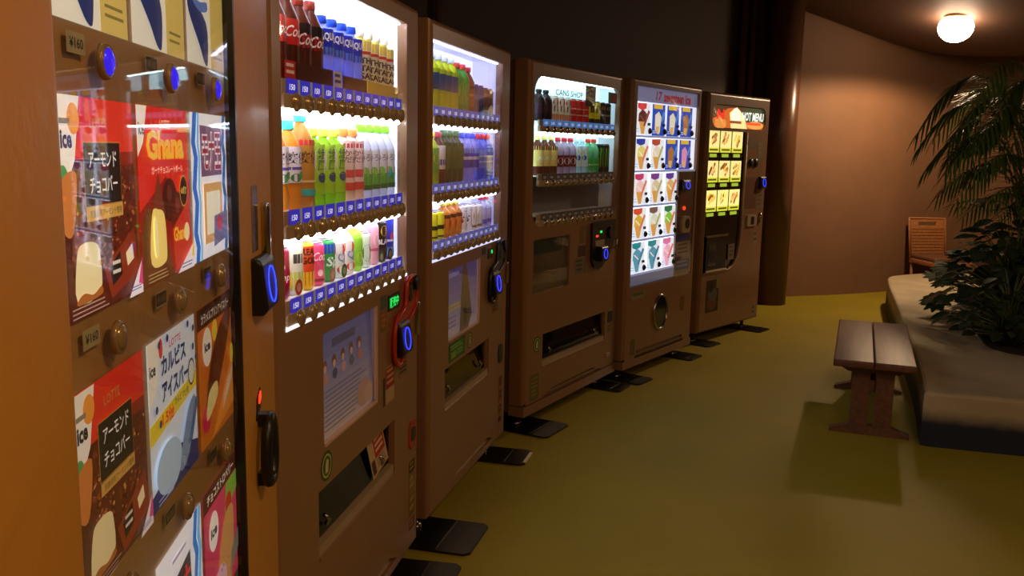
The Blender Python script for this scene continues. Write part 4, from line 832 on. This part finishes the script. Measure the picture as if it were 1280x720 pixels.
def ghana(c):
    w, h = CW, CH; c.rect(0, 0, w, h, '#d62a1c'); c.poly([(0, 0), (w, 0), (w, h * .38), (w * .5, h * .6), (0, h * .42)], '#8f1e14'); c.poly([(0, h), (w * .18, h), (w * .1, h * .8), (0, h * .72)], '#efe8da')
    c.poly([(0, 0), (w * .62, 0), (w * .4, h * .3), (w * .12, h * .46), (0, h * .3)], '#6a3a1c')
    c.text('ice', w * .02, h * .84, w * .12, h * .91, '#1c1a1a', .03); c.text('LOTTE', w * .4, h * .88, w * .6, h * .93, '#f0d9b0', .01); c.text('Ghana', w * .14, h * .7, w * .88, h * .87, '#f0bf3a', .045)
    c.text('ガーナチョコレートボール', w * .22, h * .62, w * .84, h * .665, '#f4e6d0', .01)
    c.ell(w * .54, h * .46, w * .15, h * .13, '#4a1610'); c.ell(w * .7, h * .36, w * .15, h * .14, '#5a1a12'); c.blob([(w * .18, h * .36), (w * .3, h * .6), (w * .33, h * .62), (w * .38, h * .5), (w * .42, h * .36)], '#7a3420')
    c.blob([(w * .14, h * .12), (w * .4, h * .1), (w * .44, h * .2), (w * .41, h * .38), (w * .3, h * .42), (w * .18, h * .4)], '#f2d878')
    c.ell(w * .83, h * .5, w * .09, h * .1, '#c89a3a'); c.ell(w * .83, h * .5, w * .08, h * .09, '#2a1410'); c.text('6個', w * .77, h * .48, w * .89, h * .53, '#f0d060', .02)
    c.poly([(w * .55, h * .28), (w * .92, h * .44), (w, h * .1), (w * .6, h * .02)], '#c8301c'); c.text('Ghana', w * .58, h * .2, w * .84, h * .29, '#f0bf3a', .03, .0); c.ell(w * .86, h * .24, w * .06, h * .06, '#f4dfa0')
    c.blob([(w * .2, h * .18), (w * .26, h * .16), (w * .25, h * .36), (w * .2, h * .36)], '#f8e9a8'); c.ell(w * .5, h * .5, w * .05, h * .05, '#6a2a1c'); c.ell(w * .66, h * .42, w * .05, h * .05, '#7a3020')
    c.poly([(w * .62, 0), (w, 0), (w, h * .16)], '#f0e8ee'); c.poly([(w * .94, h * .08), (w, h * .06), (w, h * .2)], '#e8c83a'); c.lines(w * .7, h * .01, w * .96, h * .05, 2, '#4a5a9a', .35, .1); c.lines(w * .04, h * .01, w * .45, h * .07, 3, '#b09060', .35, .2)
def wave(c, x, h, wd, col, n=10):
    pts = [(x + wd * .35 * sin(i * pi / 1.5), h * i / n) for i in range(n + 1)]; c.poly([(p[0], p[1]) for p in pts] + [(p[0] + wd, p[1]) for p in reversed(pts)], col)
def monaka(c, red=False):
    w, h = CW, CH; c.rect(0, 0, w, h, '#f4f4fa')
    if red:
        wave(c, w * .8, h, w * .09, '#2f7fd0'); wave(c, w * .9, h, w * .07, '#7fc4ee'); c.poly([(w * .2, h * .3), (w * .74, h * .3), (w * .7, h * .8), (w * .28, h * .74)], '#2a2a3a'); c.text('モナ\n王', w * .24, h * .34, w * .7, h * .74, '#d8241c', .04); c.ell(w * .1, h * .72, w * .05, h * .06, '#3a9ad0'); c.ell(w * .16, h * .6, w * .04, h * .1, '#d83a2c'); c.lines(w * .3, h * .86, w * .6, h * .9, 1, '#b0a8b8', .6, 0)
    else:
        wave(c, w * .04, h, w * .1, '#1f6fd0'); wave(c, w * .16, h, w * .05, '#7fc4ee'); wave(c, w * .86, h, w * .09, '#2f6fb0')
        c.poly([(w * .24, h * .57), (w * .83, h * .57), (w * .84, h * .91), (w * .23, h * .92)], '#7a5a78'); c.text('モナ王', w * .27, h * .6, w * .81, h * .88, '#f6eef2', .07); c.text('モナ王', w * .28, h * .61, w * .8, h * .87, '#a02848', .015)
        c.rect(w * .28, h * .1, w * .8, h * .52, '#d8a86a'); c.rect(w * .34, h * .16, w * .74, h * .46, '#f2ecd4'); c.poly([(w * .52, h * .06), (w * .95, h * .1), (w * .95, h * .3), (w * .55, h * .28)], '#6a6a98'); c.ell(w * .7, h * .22, w * .08, h * .06, '#c83a4a')
def calpis(c):
    w, h = CW, CH; c.rect(0, 0, w, h, '#dfeaf6'); c.poly([(0, 0), (w, 0), (w, h * .14), (w * .6, h * .24), (w * .3, h * .16), (0, h * .1)], '#27306a'); c.poly([(0, h * .4), (w, h * .52), (w, h * .62), (0, h * .52)], '#e8d02a')
    c.poly([(0, h), (w * .26, h), (w * .14, h * .7), (0, h * .6)], '#f4f0e0'); c.ell(w * .25, h * .93, w * .04, h * .06, '#d83a2c'); c.text('ice', w * .03, h * .8, w * .14, h * .87, '#1c1a1a', .03); c.text('LOTTE', w * .42, h * .9, w * .66, h * .945, '#c83a3a', .01)
    c.text('カルピス', w * .24, h * .76, w * .76, h * .88, '#27305a', .04); c.text('アイスバー', w * .24, h * .6, w * .8, h * .73, '#27305a', .04); c.text('1.5倍', w * .22, h * .46, w * .46, h * .55, '#d83a2c', .03); c.text('カルピス使用', w * .48, h * .52, w * .78, h * .57, '#27305a', .01)
    c.ell(w * .86, h * .64, w * .08, h * .09, '#3a3f4a'); c.ell(w * .86, h * .64, w * .065, h * .075, '#d8dcd0')
    for x, z in ((.2, .96), (.36, .97), (.8, .97), (.92, .92), (.9, .8), (.1, .6), (.16, .5), (.95, .72)): c.ell(w * x, h * z, w * .025, h * .025, '#27306a', 10)
    c.ell(w * .3, h * .2, w * .26, h * .16, '#b4cfe4'); c.blob([(w * .5, h * .1), (w * .72, h * .14), (w * .9, h * .46), (w * .72, h * .42)], '#7f98b4'); c.poly([(w * .7, h * .2), (w * .8, h * .2), (w * .97, h * .44), (w * .9, h * .46)], '#4a6a94'); c.lines(w * .05, h * .02, w * .4, h * .07, 2, '#aab4d8', .35)
def caramel(c):
    w, h = CW, CH; c.rect(0, 0, w, h, '#c86a1c'); c.rect(0, h * .85, w, h, '#3a1810'); c.text('カラメルプリンアイスバー', w * .1, h * .88, w * .92, h * .95, '#f4ead8', .015); c.poly([(w * .3, 0), (w, h * .1), (w, h * .5), (w * .6, h * .2)], '#e08a2c')
    c.ell(w * .24, h * .7, w * .13, h * .14, '#efe8d8'); c.text('ice', w * .16, h * .67, w * .32, h * .74, '#1c1a1a', .04); c.ell(w * .74, h * .74, w * .13, h * .1, '#d84a6a'); c.ell(w * .16, h * .2, w * .12, h * .1, '#c82a4a'); c.ell(w * .45, h * .78, w * .08, h * .08, '#e8c83a')
    c.blob([(w * .16, h * .26), (w * .5, h * .34), (w * .95, h * .8), (w * .7, h * .84), (w * .34, h * .6)], '#5a2412'); c.blob([(w * .16, h * .18), (w * .46, h * .28), (w * .46, h * .4), (w * .22, h * .36)], '#e6d28a')
    c.poly([(w * .6, h * .12), (w * .92, h * .3), (w * .98, h * .42), (w * .7, h * .24)], '#cfc8b8'); c.ell(w * .94, h * .5, w * .05, h * .08, '#e8d04a')
def straw(c):
    w, h = CW, CH; c.rect(0, 0, w, h, '#c83a5a'); c.rect(0, h * .85, w, h, '#4a1c14'); c.text('チョコストロベリー', w * .1, h * .88, w * .92, h * .955, '#f4ead8', .015); c.ell(w * .26, h * .64, w * .14, h * .15, '#efe8d8'); c.text('ice', w * .17, h * .6, w * .35, h * .68, '#1c1a1a', .04)
    c.poly([(w * .6, h * .6), (w, h * .7), (w, h * .85), (w * .66, h * .85)], '#7aa83a'); c.ell(w * .72, h * .68, w * .1, h * .08, '#b8321c'); c.blob([(w * .3, 0), (w * .75, h * .05), (w * .86, h * .6), (w * .5, h * .55)], '#c89050'); c.ell(w * .4, h * .16, w * .2, h * .14, '#d8a8b4'); c.specks(w * .22, h * .06, w * .58, h * .28, 12, .002, .004, ['#6a2a2c'])
    c.poly([(w * .7, h * .08), (w, h * .2), (w, h * .36), (w * .76, h * .26)], '#7a7a68')
def coolish(c, n=0):
    w, h = CW, CH; c.rect(0, 0, w, h, '#efeede'); c.rect(w * .62, 0, w, h, '#d8c068'); c.lines(w * .68, h * .05, w * .96, h * .14, 2, '#8a7a3a', .35)
    c.blob([(w * .08, h * .42), (w * .5, h * .3), (w * .52, h * .04), (w * .44, h * .02), (w * .3, h * .14), (w * .06, h * .32)], '#23306e'); c.blob([(w * .08, h * .5), (w * .3, h * .42), (w * .52, h * .44), (w * .52, h * .38), (w * .3, h * .36), (w * .08, h * .44)], '#5a7ac0')
    c.text('COOLISH', w * .06, h * .74, w * .56, h * .88, '#23306e', .03, .25); c.text('バニラ', w * .2, h * .56, w * .42, h * .63, '#5a5a6a', .01)
CARDS = {(0, 0): coolish, (0, 1): coolish, (0, 2): coolish, (1, 0): almond, (1, 1): ghana, (1, 2): monaka, (2, 0): almond, (2, 1): calpis, (2, 2): caramel, (3, 0): straw, (3, 1): lambda c: monaka(c, True), (3, 2): straw}
US = (.156, .386, .616)
for (r, k), fn in CARDS.items():
    c = Card(step=.00018); fn(c); u = US[k]; z = 1.522 - .284 * r
    o = c.build('product_card', ['card_mid', 'card_hi', 'card_lo', 'card_mid'][r], m0.root, (u, .0125, z))
    if r < 3:
        lit = r == 0
        mb = MB(); mb.lathe([(.0185, 0), (.0185, .004), (.0165, .0065), (.0145, .006)], 20); bt = mb.build('button', 'bronze', m0.root, (u + .11, .004, z - .032)); bt.rotation_euler = (pi / 2, 0, 0)
        mb = MB(); mb.lathe([(.0145, .003), (.0135, .007), (.009, .0095), (.002, .0105)], 18); mb.build('button_cap', 'blueglass' if lit else 'bronze', bt)
        c = Card(); c.rect(0, 0, .045, .02, '#b9b49a'); c.rect(.002, .002, .043, .018, '#2c2a26' if k else '#b8b49c'); c.text('¥160', .006, .005, .039, .015, '#1c1a18' if not k else '#8a8470', .01); c.build('price_tag', 'print', m0.root, (u + .032, .0085, z - .03))
mb = MB(); mb.box(.95, 1.0, -.0035, .002, 1.215, 1.335); mb.build('coin_plate', 'chrome', m0.root)
mb = MB(); mb.rbox(1.035, 1.058, -.018, .002, 1.2, 1.3, .006); mb.build('lock_plate', 'chrome', m0.root)
reader(m0, .935, 1.055, 1.1, 1.205, .03, .02, -.002)
mb = MB(); mb.prism([(.945, .9), (.985, .918), (.985, .955), (.955, .94)], -.004, .002); sl = mb.build('coin_slot', 'dark', m0.root)
mb = MB(); mb.prism([(.966, .928), (.98, .935), (.98, .95), (.968, .945)], -.006, -.003); mb.build('indicator_light', 'redled', sl)
mb = MB(); S = spline([Vector(p) for p in ((.945, .785), (.985, .78), (1.005, .82), (1.0, .87), (.98, .9), (.95, .885), (.935, .83))], 5, True)
mb.tube([(p[0], -.022, p[1]) for p in S], .011, 8, closed=True); hd = mb.build('door_handle', 'dark', m0.root)
for p in ((.962, .785), (.972, .897)):
    mb = MB(); mb.box(p[0] - .012, p[0] + .012, -.022, .002, p[1] - .012, p[1] + .012); mb.build('handle_mount', 'dark', hd)

# ================================================================== planter
m, nt, b = newmat('graded_concrete_planter'); M['planter'] = m
tc = nt.nodes.new('ShaderNodeTexCoord'); sx = nt.nodes.new('ShaderNodeSeparateXYZ'); nt.links.new(tc.outputs['Object'], sx.inputs[0])
n1 = nt.nodes.new('ShaderNodeTexNoise'); n1.inputs['Scale'].default_value = 14; n1.inputs['Detail'].default_value = 6; nt.links.new(tc.outputs['Object'], n1.inputs['Vector'])
n2 = nt.nodes.new('ShaderNodeTexNoise'); n2.inputs['Scale'].default_value = 2.2; n2.inputs['Detail'].default_value = 5; nt.links.new(tc.outputs['Object'], n2.inputs['Vector'])
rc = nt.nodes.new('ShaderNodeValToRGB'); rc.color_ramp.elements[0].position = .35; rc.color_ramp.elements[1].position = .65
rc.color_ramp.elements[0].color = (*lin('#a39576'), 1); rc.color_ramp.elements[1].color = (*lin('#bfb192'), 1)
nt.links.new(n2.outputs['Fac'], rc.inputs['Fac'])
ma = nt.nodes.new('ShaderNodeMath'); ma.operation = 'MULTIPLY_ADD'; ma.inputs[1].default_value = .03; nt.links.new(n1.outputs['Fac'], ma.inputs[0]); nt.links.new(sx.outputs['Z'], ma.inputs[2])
rz = nt.nodes.new('ShaderNodeValToRGB'); rz.color_ramp.elements[0].position = .13; rz.color_ramp.elements[1].position = .205; nt.links.new(ma.outputs[0], rz.inputs['Fac'])  # height ramp: colour goes from navy at the bottom to pale concrete above
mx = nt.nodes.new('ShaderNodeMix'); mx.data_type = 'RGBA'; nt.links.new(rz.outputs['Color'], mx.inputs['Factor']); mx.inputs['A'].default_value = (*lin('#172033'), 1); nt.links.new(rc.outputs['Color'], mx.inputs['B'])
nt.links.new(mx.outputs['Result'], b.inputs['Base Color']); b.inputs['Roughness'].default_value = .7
bp = nt.nodes.new('ShaderNodeBump'); bp.inputs['Strength'].default_value = .3; bp.inputs['Distance'].default_value = .006; nt.links.new(n1.outputs['Fac'], bp.inputs['Height']); nt.links.new(bp.outputs['Normal'], b.inputs['Normal'])
PH = .275
OUT = spline([(2.03, 4.262), (2.34, 5.05), (2.66, 5.95), (3.02, 6.95), (3.3, 7.75), (3.5, 8.28)], 5) + spline([(3.54, 8.36), (3.66, 8.5), (4.16, 8.76), (4.8, 8.82), (5.6, 8.7), (6.5, 8.1), (7.0, 6.7), (6.7, 5.0), (5.6, 4.0), (4.2, 3.75), (3.2, 3.9), (2.46, 4.12), (2.06, 4.24)], 5)
def inset(P, d):
    n = len(P); out = []
    for i in range(n):
        a, b_, c = Vector(P[i - 1]), Vector(P[i]), Vector(P[(i + 1) % n]); t = (c - a).normalized(); out.append(tuple(b_ + Vector((t.y, -t.x)) * d))
    return out
t = empty('planter', (0, 0, 0)); tag(t, 'low pale concrete planter with curved side, darker navy towards the bottom', 'planter')
mb = MB(); n = len(OUT); vs = []; fs = []
rings_ = [(0, 0), (0, PH - .018), (.005, PH - .006), (.018, PH)]
for d, z in rings_: vs += [(x, y, z) for x, y in (inset(OUT, d) if d else OUT)]
for i in range(len(rings_) - 1):
    for k in range(n): fs.append((i * n + k, i * n + (k + 1) % n, (i + 1) * n + (k + 1) % n, (i + 1) * n + k))
fs.append(tuple(range((len(rings_) - 1) * n, len(rings_) * n)))
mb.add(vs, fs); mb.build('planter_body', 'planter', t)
M['soil'] = mat('dark_soil', '#2c231a', .9, var=.3, nscale=30, bump=.6, bscale=50)
mb = MB(); SO = spline([(2.92, 5.15), (3.02, 5.7), (3.28, 6.4), (3.65, 7.2), (4.4, 7.9), (5.4, 7.9), (6.2, 6.9), (6.0, 5.4), (4.8, 4.6), (3.6, 4.75)][::-1], 5, True)
mb.slab(SO, PH - .006, PH + .01)
so = mb.build('soil', 'soil'); so['kind'] = 'stuff'; tag(so, 'dark planting soil inside the concrete planter', 'soil')

# ================================================================== bench
m, nt, b = newmat('brown_bench_wood'); M['wood'] = m
tc = nt.nodes.new('ShaderNodeTexCoord'); mp = nt.nodes.new('ShaderNodeMapping'); mp.inputs['Scale'].default_value = (26, 1.6, 26)
n1 = nt.nodes.new('ShaderNodeTexNoise'); n1.inputs['Scale'].default_value = 1.5; n1.inputs['Detail'].default_value = 6; n1.inputs['Distortion'].default_value = .6
nt.links.new(tc.outputs['Object'], mp.inputs['Vector']); nt.links.new(mp.outputs['Vector'], n1.inputs['Vector'])
rp = nt.nodes.new('ShaderNodeValToRGB'); rp.color_ramp.elements[0].position = .3; rp.color_ramp.elements[1].position = .72
rp.color_ramp.elements[0].color = (*lin('#553526'), 1); rp.color_ramp.elements[1].color = (*lin('#734c38'), 1)
nt.links.new(n1.outputs['Fac'], rp.inputs['Fac']); nt.links.new(rp.outputs['Color'], b.inputs['Base Color']); b.inputs['Roughness'].default_value = .5
BT = .40
t = empty('bench', (2.005, 4.855, 0), radians(-21)); tag(t, 'low brown wooden bench with two plank top beside the planter', 'bench')
for x0, x1 in ((-.192, -.002), (.001, .192)):
    mb = MB(); mb.rbox(x0, x1, -.59, .59, BT - .036, BT, .007); shade(mb.build('seat_plank', 'wood', t))
for y in (-.46, .46):
    mb = MB(); mb.prism([(-.165, BT - .036), (.165, BT - .036), (.165, BT - .05), (.12, BT - .075), (-.12, BT - .075), (-.165, BT - .05)], y - .03, y + .03); mb.build('batten', 'wood', t)
    for x0, x1 in ((-.098, -.012), (.016, .102)):
        mb = MB(); mb.box(x0, x1, y - .018, y + .018, .035, BT - .05); mb.build('leg', 'wood', t)
    mb = MB(); mb.prism([(-.19, 0), (.19, 0), (.19, .018), (.1, .045), (-.1, .045), (-.19, .018)], y - .03, y + .03); mb.build('foot', 'wood', t)
mb = MB(); mb.box(-.012, .016, -.455, .455, .22, .28); mb.build('stretcher', 'wood', t)

# ================================================================== rattan chair
M['rattan'] = mat('woven_rattan', '#a0683a', .6, var=.25, nscale=60, bump=.5, bscale=120, dist=.006)
M['leather'] = mat('brown_seat_pad', '#6a4632', .4, var=.08)
t = empty('rattan_chair', (4.345, 9.06, 0), radians(9)); tag(t, 'woven rattan chair with brown seat pad against the curved wall', 'chair')
bw, z0, z1 = .2, .36, .77
mb = MB()
hole = (-.1, .695, .1, .735)
for a, c_, b_, d in ((-bw, z0, bw, hole[1]), (-bw, hole[1], hole[0], hole[3]), (hole[2], hole[1], bw, hole[3]), (-bw, hole[3], bw, z1)):
    mb.add([(a, .2 + (c_ - z0) * .18, c_), (b_, .2 + (c_ - z0) * .18, c_), (b_, .2 + (d - z0) * .18, d), (a, .2 + (d - z0) * .18, d), (a, .225 + (c_ - z0) * .18, c_), (b_, .225 + (c_ - z0) * .18, c_), (b_, .225 + (d - z0) * .18, d), (a, .225 + (d - z0) * .18, d)],
           [(0, 1, 2, 3), (7, 6, 5, 4), (0, 4, 5, 1), (1, 5, 6, 2), (2, 6, 7, 3), (3, 7, 4, 0)])
mb.build('backrest', 'rattan', t)
for k in range(9):
    z = .41 + k * .031; mb = MB(); mb.box(-bw + .02, bw - .02, .194 + (z - z0) * .18, .2 + (z - z0) * .18, z, z + .02); mb.build('weave_band', 'rattan', t)
mb = MB(); mb.tube([(-bw, .2, z0), (-bw, .276, z1), (bw, .276, z1), (bw, .2, z0)], .015, 8); mb.build('back_frame', 'rattan', t)
mb = MB(); mb.rbox(-.2, .2, -.22, .2, .36, .41, .02); mb.build('seat_pad', 'leather', t)
mb = MB(); mb.rbox(-.205, .205, -.225, .22, .315, .365, .01); mb.build('seat_frame', 'rattan', t)
for x in (-.18, .18):
    for y in (-.195, .19):
        mb = MB(); mb.tube([(x, y, 0), (x, y, .33)], [.014, .018], 8); mb.build('leg', 'rattan', t)

# ================================================================== plants
def leafmat(name, a, b_):
    m, nt, bs = newmat(name); tc = nt.nodes.new('ShaderNodeTexCoord'); n = nt.nodes.new('ShaderNodeTexNoise'); n.inputs['Scale'].default_value = 6
    oi = nt.nodes.new('ShaderNodeObjectInfo'); r = nt.nodes.new('ShaderNodeValToRGB'); r.color_ramp.elements[0].color = (*lin(a), 1); r.color_ramp.elements[1].color = (*lin(b_), 1)
    ad = nt.nodes.new('ShaderNodeMath'); ad.operation = 'MULTIPLY_ADD'; ad.inputs[1].default_value = .6
    nt.links.new(tc.outputs['Object'], n.inputs['Vector']); nt.links.new(oi.outputs['Random'], ad.inputs[0]); ml = nt.nodes.new('ShaderNodeMath'); ml.operation = 'MULTIPLY'; ml.inputs[1].default_value = .4
    nt.links.new(n.outputs['Fac'], ml.inputs[0]); nt.links.new(ml.outputs[0], ad.inputs[2]); nt.links.new(ad.outputs[0], r.inputs['Fac']); nt.links.new(r.outputs['Color'], bs.inputs['Base Color'])
    bs.inputs['Roughness'].default_value = .4; bs.inputs['Specular IOR Level'].default_value = .25
    return m
M['palm'] = leafmat('palm_leaf', '#2c4218', '#5f7a34'); M['broad'] = leafmat('broad_leaf', '#1d3016', '#3f5a2a'); M['broad'].node_tree.nodes['Principled BSDF'].inputs['Roughness'].default_value = .55; M['broad'].node_tree.nodes['Principled BSDF'].inputs['Specular IOR Level'].default_value = .12; M['small'] = leafmat('dark_small_leaf', '#1c2a1a', '#3a4c34')
M['stalk'] = mat('green_stalk', '#56603a', .5, var=.2); M['rachis'] = mat('palm_rachis', '#6a7038', .45, var=.2)
def basis(x, up):
    x = x.normalized(); y = up.cross(x)
    y = y.normalized() if y.length > 1e-5 else x.orthogonal().normalized()
    z = x.cross(y); return Matrix(((x.x, y.x, z.x), (x.y, y.y, z.y), (x.z, y.z, z.z)))
# a palm leaflet: folded blade, 1 long, drooping
lf = MB(); vs = []; N = 6
for i in range(N + 1):
    s = i / N; w = .036 * (sin(pi * min(1, s * .92 + .08)) ** .6) * (1 - s * .35); x = s; z = -.16 * s * s
    vs += [(x, w, z + w * .35), (x, 0, z), (x, -w, z + w * .35)]
lf.add(vs, [q for i in range(N) for q in ((i * 3, i * 3 + 1, i * 3 + 4, i * 3 + 3), (i * 3 + 1, i * 3 + 2, i * 3 + 5, i * 3 + 4))], smooth=True)
LEAF = lf.mesh('leaflet'); LEAF.materials.append(M['palm'])
palm = empty('palm', (3.85, 6.5, PH)); tag(palm, 'tall feathery palm with arching fronds rising from the planter', 'palm')
PB = Vector((3.85, 6.5, PH)); count = [0]
def bez(p0, p1, p2, s): return p0 * (1 - s) ** 2 + p1 * 2 * s * (1 - s) + p2 * s * s
def frond(p0, p1, p2, L=.3, n=17, single=True, start=.38):
    p0, p1, p2 = (Vector(p) - PB for p in (p0, p1, p2)); S = [bez(p0, p1, p2, i / 14) for i in range(15)]
    mb = MB(); mb.tube(S, [.011 - .009 * i / 14 for i in range(15)], 5); fr = mb.build('frond', 'rachis', palm)
    jo = MB()
    for i in range(n):
        s = start + (1 - start) * (i + .5) / n; p = bez(p0, p1, p2, s); tn = (bez(p0, p1, p2, min(1, s + .02)) - bez(p0, p1, p2, s - .02)).normalized()
        side = tn.cross(Vector((0, 0, 1)))
        side = side.normalized() if side.length > .1 else Vector((0, -1, 0))
        q = (i + .5) / n; ln = L * (.55 + .9 * q - 1.25 * q ** 2.2 * .8) * random.uniform(.9, 1.1)
        for sg in (-1, 1):
            d = (tn * (.75 + .5 * q) + side * sg * .9 + Vector((0, 0, random.uniform(-.55, -.1)))).normalized()
            mt = basis(d, Vector((0, 0, 1)))
            if single and count[0] < 296:
                o = link('leaflet', LEAF, fr); o.location = p; o.rotation_euler = mt.to_euler(); o.scale = (ln, ln * 1.15, ln); count[0] += 1
            else:
                jo.add([p + mt @ (Vector((v[0], v[1] * 1.15, v[2])) * ln) for v in lf.v], lf.f, smooth=True)
    if jo.v:
        o = jo.build('leaflets', 'palm', fr); o['kind'] = 'stuff'
# fronds that read in the view: (tip, height of the arch)
for (b0, p1, p2, L, n) in (((3.9, 6.5, .6), (3.7, 6.4, 2.72), (3.25, 6.3, 1.5), .4, 26), ((3.85, 6.45, .6), (3.6, 6.25, 2.3), (2.9, 6.1, 1.28), .38, 26),
                           ((3.8, 6.35, .6), (3.5, 6.15, 1.95), (2.92, 5.95, 1.12), .36, 24), ((3.85, 6.5, .6), (3.55, 6.4, 1.8), (2.98, 6.35, 1.12), .32, 22),
                           ((3.8, 6.3, .5), (3.5, 6.1, 1.52), (2.97, 5.95, 1.0), .3, 20), ((3.9, 6.6, .6), (3.7, 6.6, 2.5), (3.15, 6.6, 1.5), .4, 24)):
    frond(b0, p1, p2, L, n)
for (b0, p1, p2, L, n) in (((3.9, 6.3, .5), (3.75, 5.95, 2.0), (3.25, 5.6, 1.3), .36, 22), ((3.9, 6.3, .5), (3.8, 6.1, 2.6), (3.45, 5.8, 1.75), .4, 24),
                           ((3.8, 6.4, .5), (3.6, 6.3, 1.3), (3.02, 6.2, 1.08), .28, 18), ((3.9, 6.4, .5), (3.85, 6.3, 2.5), (3.5, 6.1, 1.75), .38, 24),
                           ((3.85, 6.5, .5), (3.5, 6.5, 2.1), (3.1, 6.5, 1.35), .38, 22), ((3.9, 6.4, .5), (3.7, 6.2, 1.6), (3.3, 5.9, 1.06), .32, 20),
                           ((3.9, 6.4, .5), (3.8, 6.2, 1.9), (3.5, 5.8, 1.5), .36, 20), ((3.9, 6.6, .5), (3.75, 6.8, 2.4), (3.3, 7.0, 1.7), .38, 22),
                           ((3.8, 6.3, .5), (3.45, 6.2, 1.65), (2.95, 6.1, 1.22), .34, 22), ((3.8, 6.3, .5), (3.5, 6.0, 1.5), (3.05, 5.8, 1.12), .3, 20), ((3.85, 6.4, .5), (3.5, 6.3, 1.85), (3.0, 6.2, 1.42), .36, 22),
                           ((3.85, 6.4, .5), (3.65, 6.1, 1.45), (3.35, 5.8, 1.2), .34, 20), ((3.85, 6.4, .5), (3.6, 6.2, 1.35), (3.25, 6.0, 1.02), .28, 18), ((3.85, 6.5, .5), (3.6, 6.4, 2.05), (3.25, 6.3, 1.55), .36, 22), ((3.85, 6.5, .5), (3.7, 6.2, 1.75), (3.45, 5.9, 1.4), .36, 22)):
    frond(b0, p1, p2, L, n, False)
random.seed(21)
for k in range(18):
    a = 2 * pi * k / 18 + random.uniform(-.2, .2); R = random.uniform(.6, 1.0); h = random.uniform(1.35, 1.9)
    b0 = Vector((3.95 + .12 * cos(a), 6.55 + .12 * sin(a), PH)); frond(b0, b0 + Vector((R * .3 * cos(a), R * .3 * sin(a), h * 1.35 + .2)), b0 + Vector((R * cos(a), R * sin(a), h * .72)), .36, 20, False)
for k in range(7):
    a = 2 * pi * k / 7; mb = MB(); b0 = Vector((.06 * cos(a), .06 * sin(a), -.02)); mb.tube([b0, b0 + Vector((.05 * cos(a), .05 * sin(a), .5)), b0 + Vector((.09 * cos(a), .09 * sin(a), 1.0))], [.02, .016, .01], 7); mb.build('stem', 'stalk', palm)

# broad lobed leaf (about 0.2 m): outline cut into lobes, slightly cupped
def lobed(nl=5, cut=.32):
    P = []
    K = 44
    for i in range(K):
        a = 2 * pi * i / K; r = .5 * (1 - cut * (.5 - .5 * cos(a * nl * 2)) * (1 if abs(a - pi) > .5 else .3)); x = .5 + r * cos(a) * 1.15; y = r * sin(a) * .95
        if abs(a - pi) < .25: x += .16
        P.append((x, y, -.12 * (x - .3) ** 2 - .25 * y * y + .02))
    mb = MB(); mb.add([(.35, 0, 0)] + P, [(0, 1 + i, 1 + (i + 1) % K) for i in range(K)], smooth=True); return mb
def oval():
    P = []; K = 7; vs = []
    for i in range(K + 1):
        s = i / K; w = .3 * sin(pi * s) ** .8 * (1.1 - .35 * s); vs += [(s, w, -.15 * s * s + .15 * w), (s, 0, -.15 * s * s), (s, -w, -.15 * s * s + .15 * w)]
    mb = MB(); mb.add(vs, [q for i in range(K) for q in ((i * 3, i * 3 + 1, i * 3 + 4, i * 3 + 3), (i * 3 + 1, i * 3 + 2, i * 3 + 5, i * 3 + 4))], smooth=True); return mb
LOB = lobed().mesh('leaf'); LOB.materials.append(M['broad']); OVA = oval().mesh('leaf'); OVA.materials.append(M['small'])
BEDS = [(3.43, 6.28), (3.02, 5.35), (3.3, 5.85), (4.45, 6.25), (3.42, 5.4), (4.0, 6.55)]
def shrub(name, label, base, n, R, H, size, me, seed=1):
    random.seed(seed); t = empty(name, base); tag(t, label, 'plant'); co = [v.co.copy() for v in me.vertices]
    nb = [Vector((x - base[0], y - base[1], 0)) for x, y in BEDS]; nb = [v for v in nb if .01 < v.length < 1.2]
    for k in range(n):
        a = 2.4 * k + random.uniform(-.3, .3); q = ((k + .7) / n) ** .5; rr = R * q * random.uniform(.8, 1.1); zz = H * (1 - .75 * q * q) * random.uniform(.65, 1.1) + .03
        p = Vector((rr * cos(a), rr * sin(a), zz)); d = Vector((cos(a), sin(a), random.uniform(-.6, .25))); s = size * random.uniform(.7, 1.2)
        mt = basis(d, Vector((random.uniform(-.3, .3), random.uniform(-.3, .3) - .3, 1)))
        W_ = [mt @ (v * s) for v in co]
        for v in nb:                                             # stay on this plant's side of each neighbour
            e = v.normalized(); over = max((p + w).dot(e) for w in W_) - v.length * .5
            if over > 0: p -= e * over
        low = min((p + w).z for w in W_)
        if low < .015: p.z += .015 - low
        lo = link('leaf', me, t); lo.location = p; lo.rotation_euler = mt.to_euler(); lo.scale = (s, s, s)
        mb = MB(); mb.tube([(.04 * cos(a), .04 * sin(a), -.004), (p.x * .45, p.y * .45, max(p.z * .75, .02)), p + mt @ Vector((s * (.3 if me is LOB else .05), 0, -.002))], [.005, .004, .0025], 5); mb.build('stalk', 'stalk', t)
    return t
shrub('philodendron', 'broad lobed-leaf plant spilling over the planter top below the palm', (3.43, 6.28, PH), 66, .36, .64, .19, LOB, seed=3)
shrub('leafy_shrub', 'dark small-leaved shrub at the planter edge in front of the lobed plant', (3.02, 5.35, PH), 150, .33, .42, .11, OVA, seed=5)
shrub('leafy_shrub', 'dark bushy shrub between the lobed plant and the palm stems', (3.3, 5.85, PH), 190, .42, .78, .13, OVA, seed=8)
shrub('philodendron', 'lobed-leaf plant growing behind the palm stems', (4.45, 6.25, PH), 40, .45, .7, .24, LOB, seed=11)
shrub('leafy_shrub', 'dark shrub crowding the planter top beside the smaller edge shrub', (3.42, 5.4, PH), 140, .34, .5, .12, OVA, seed=15)
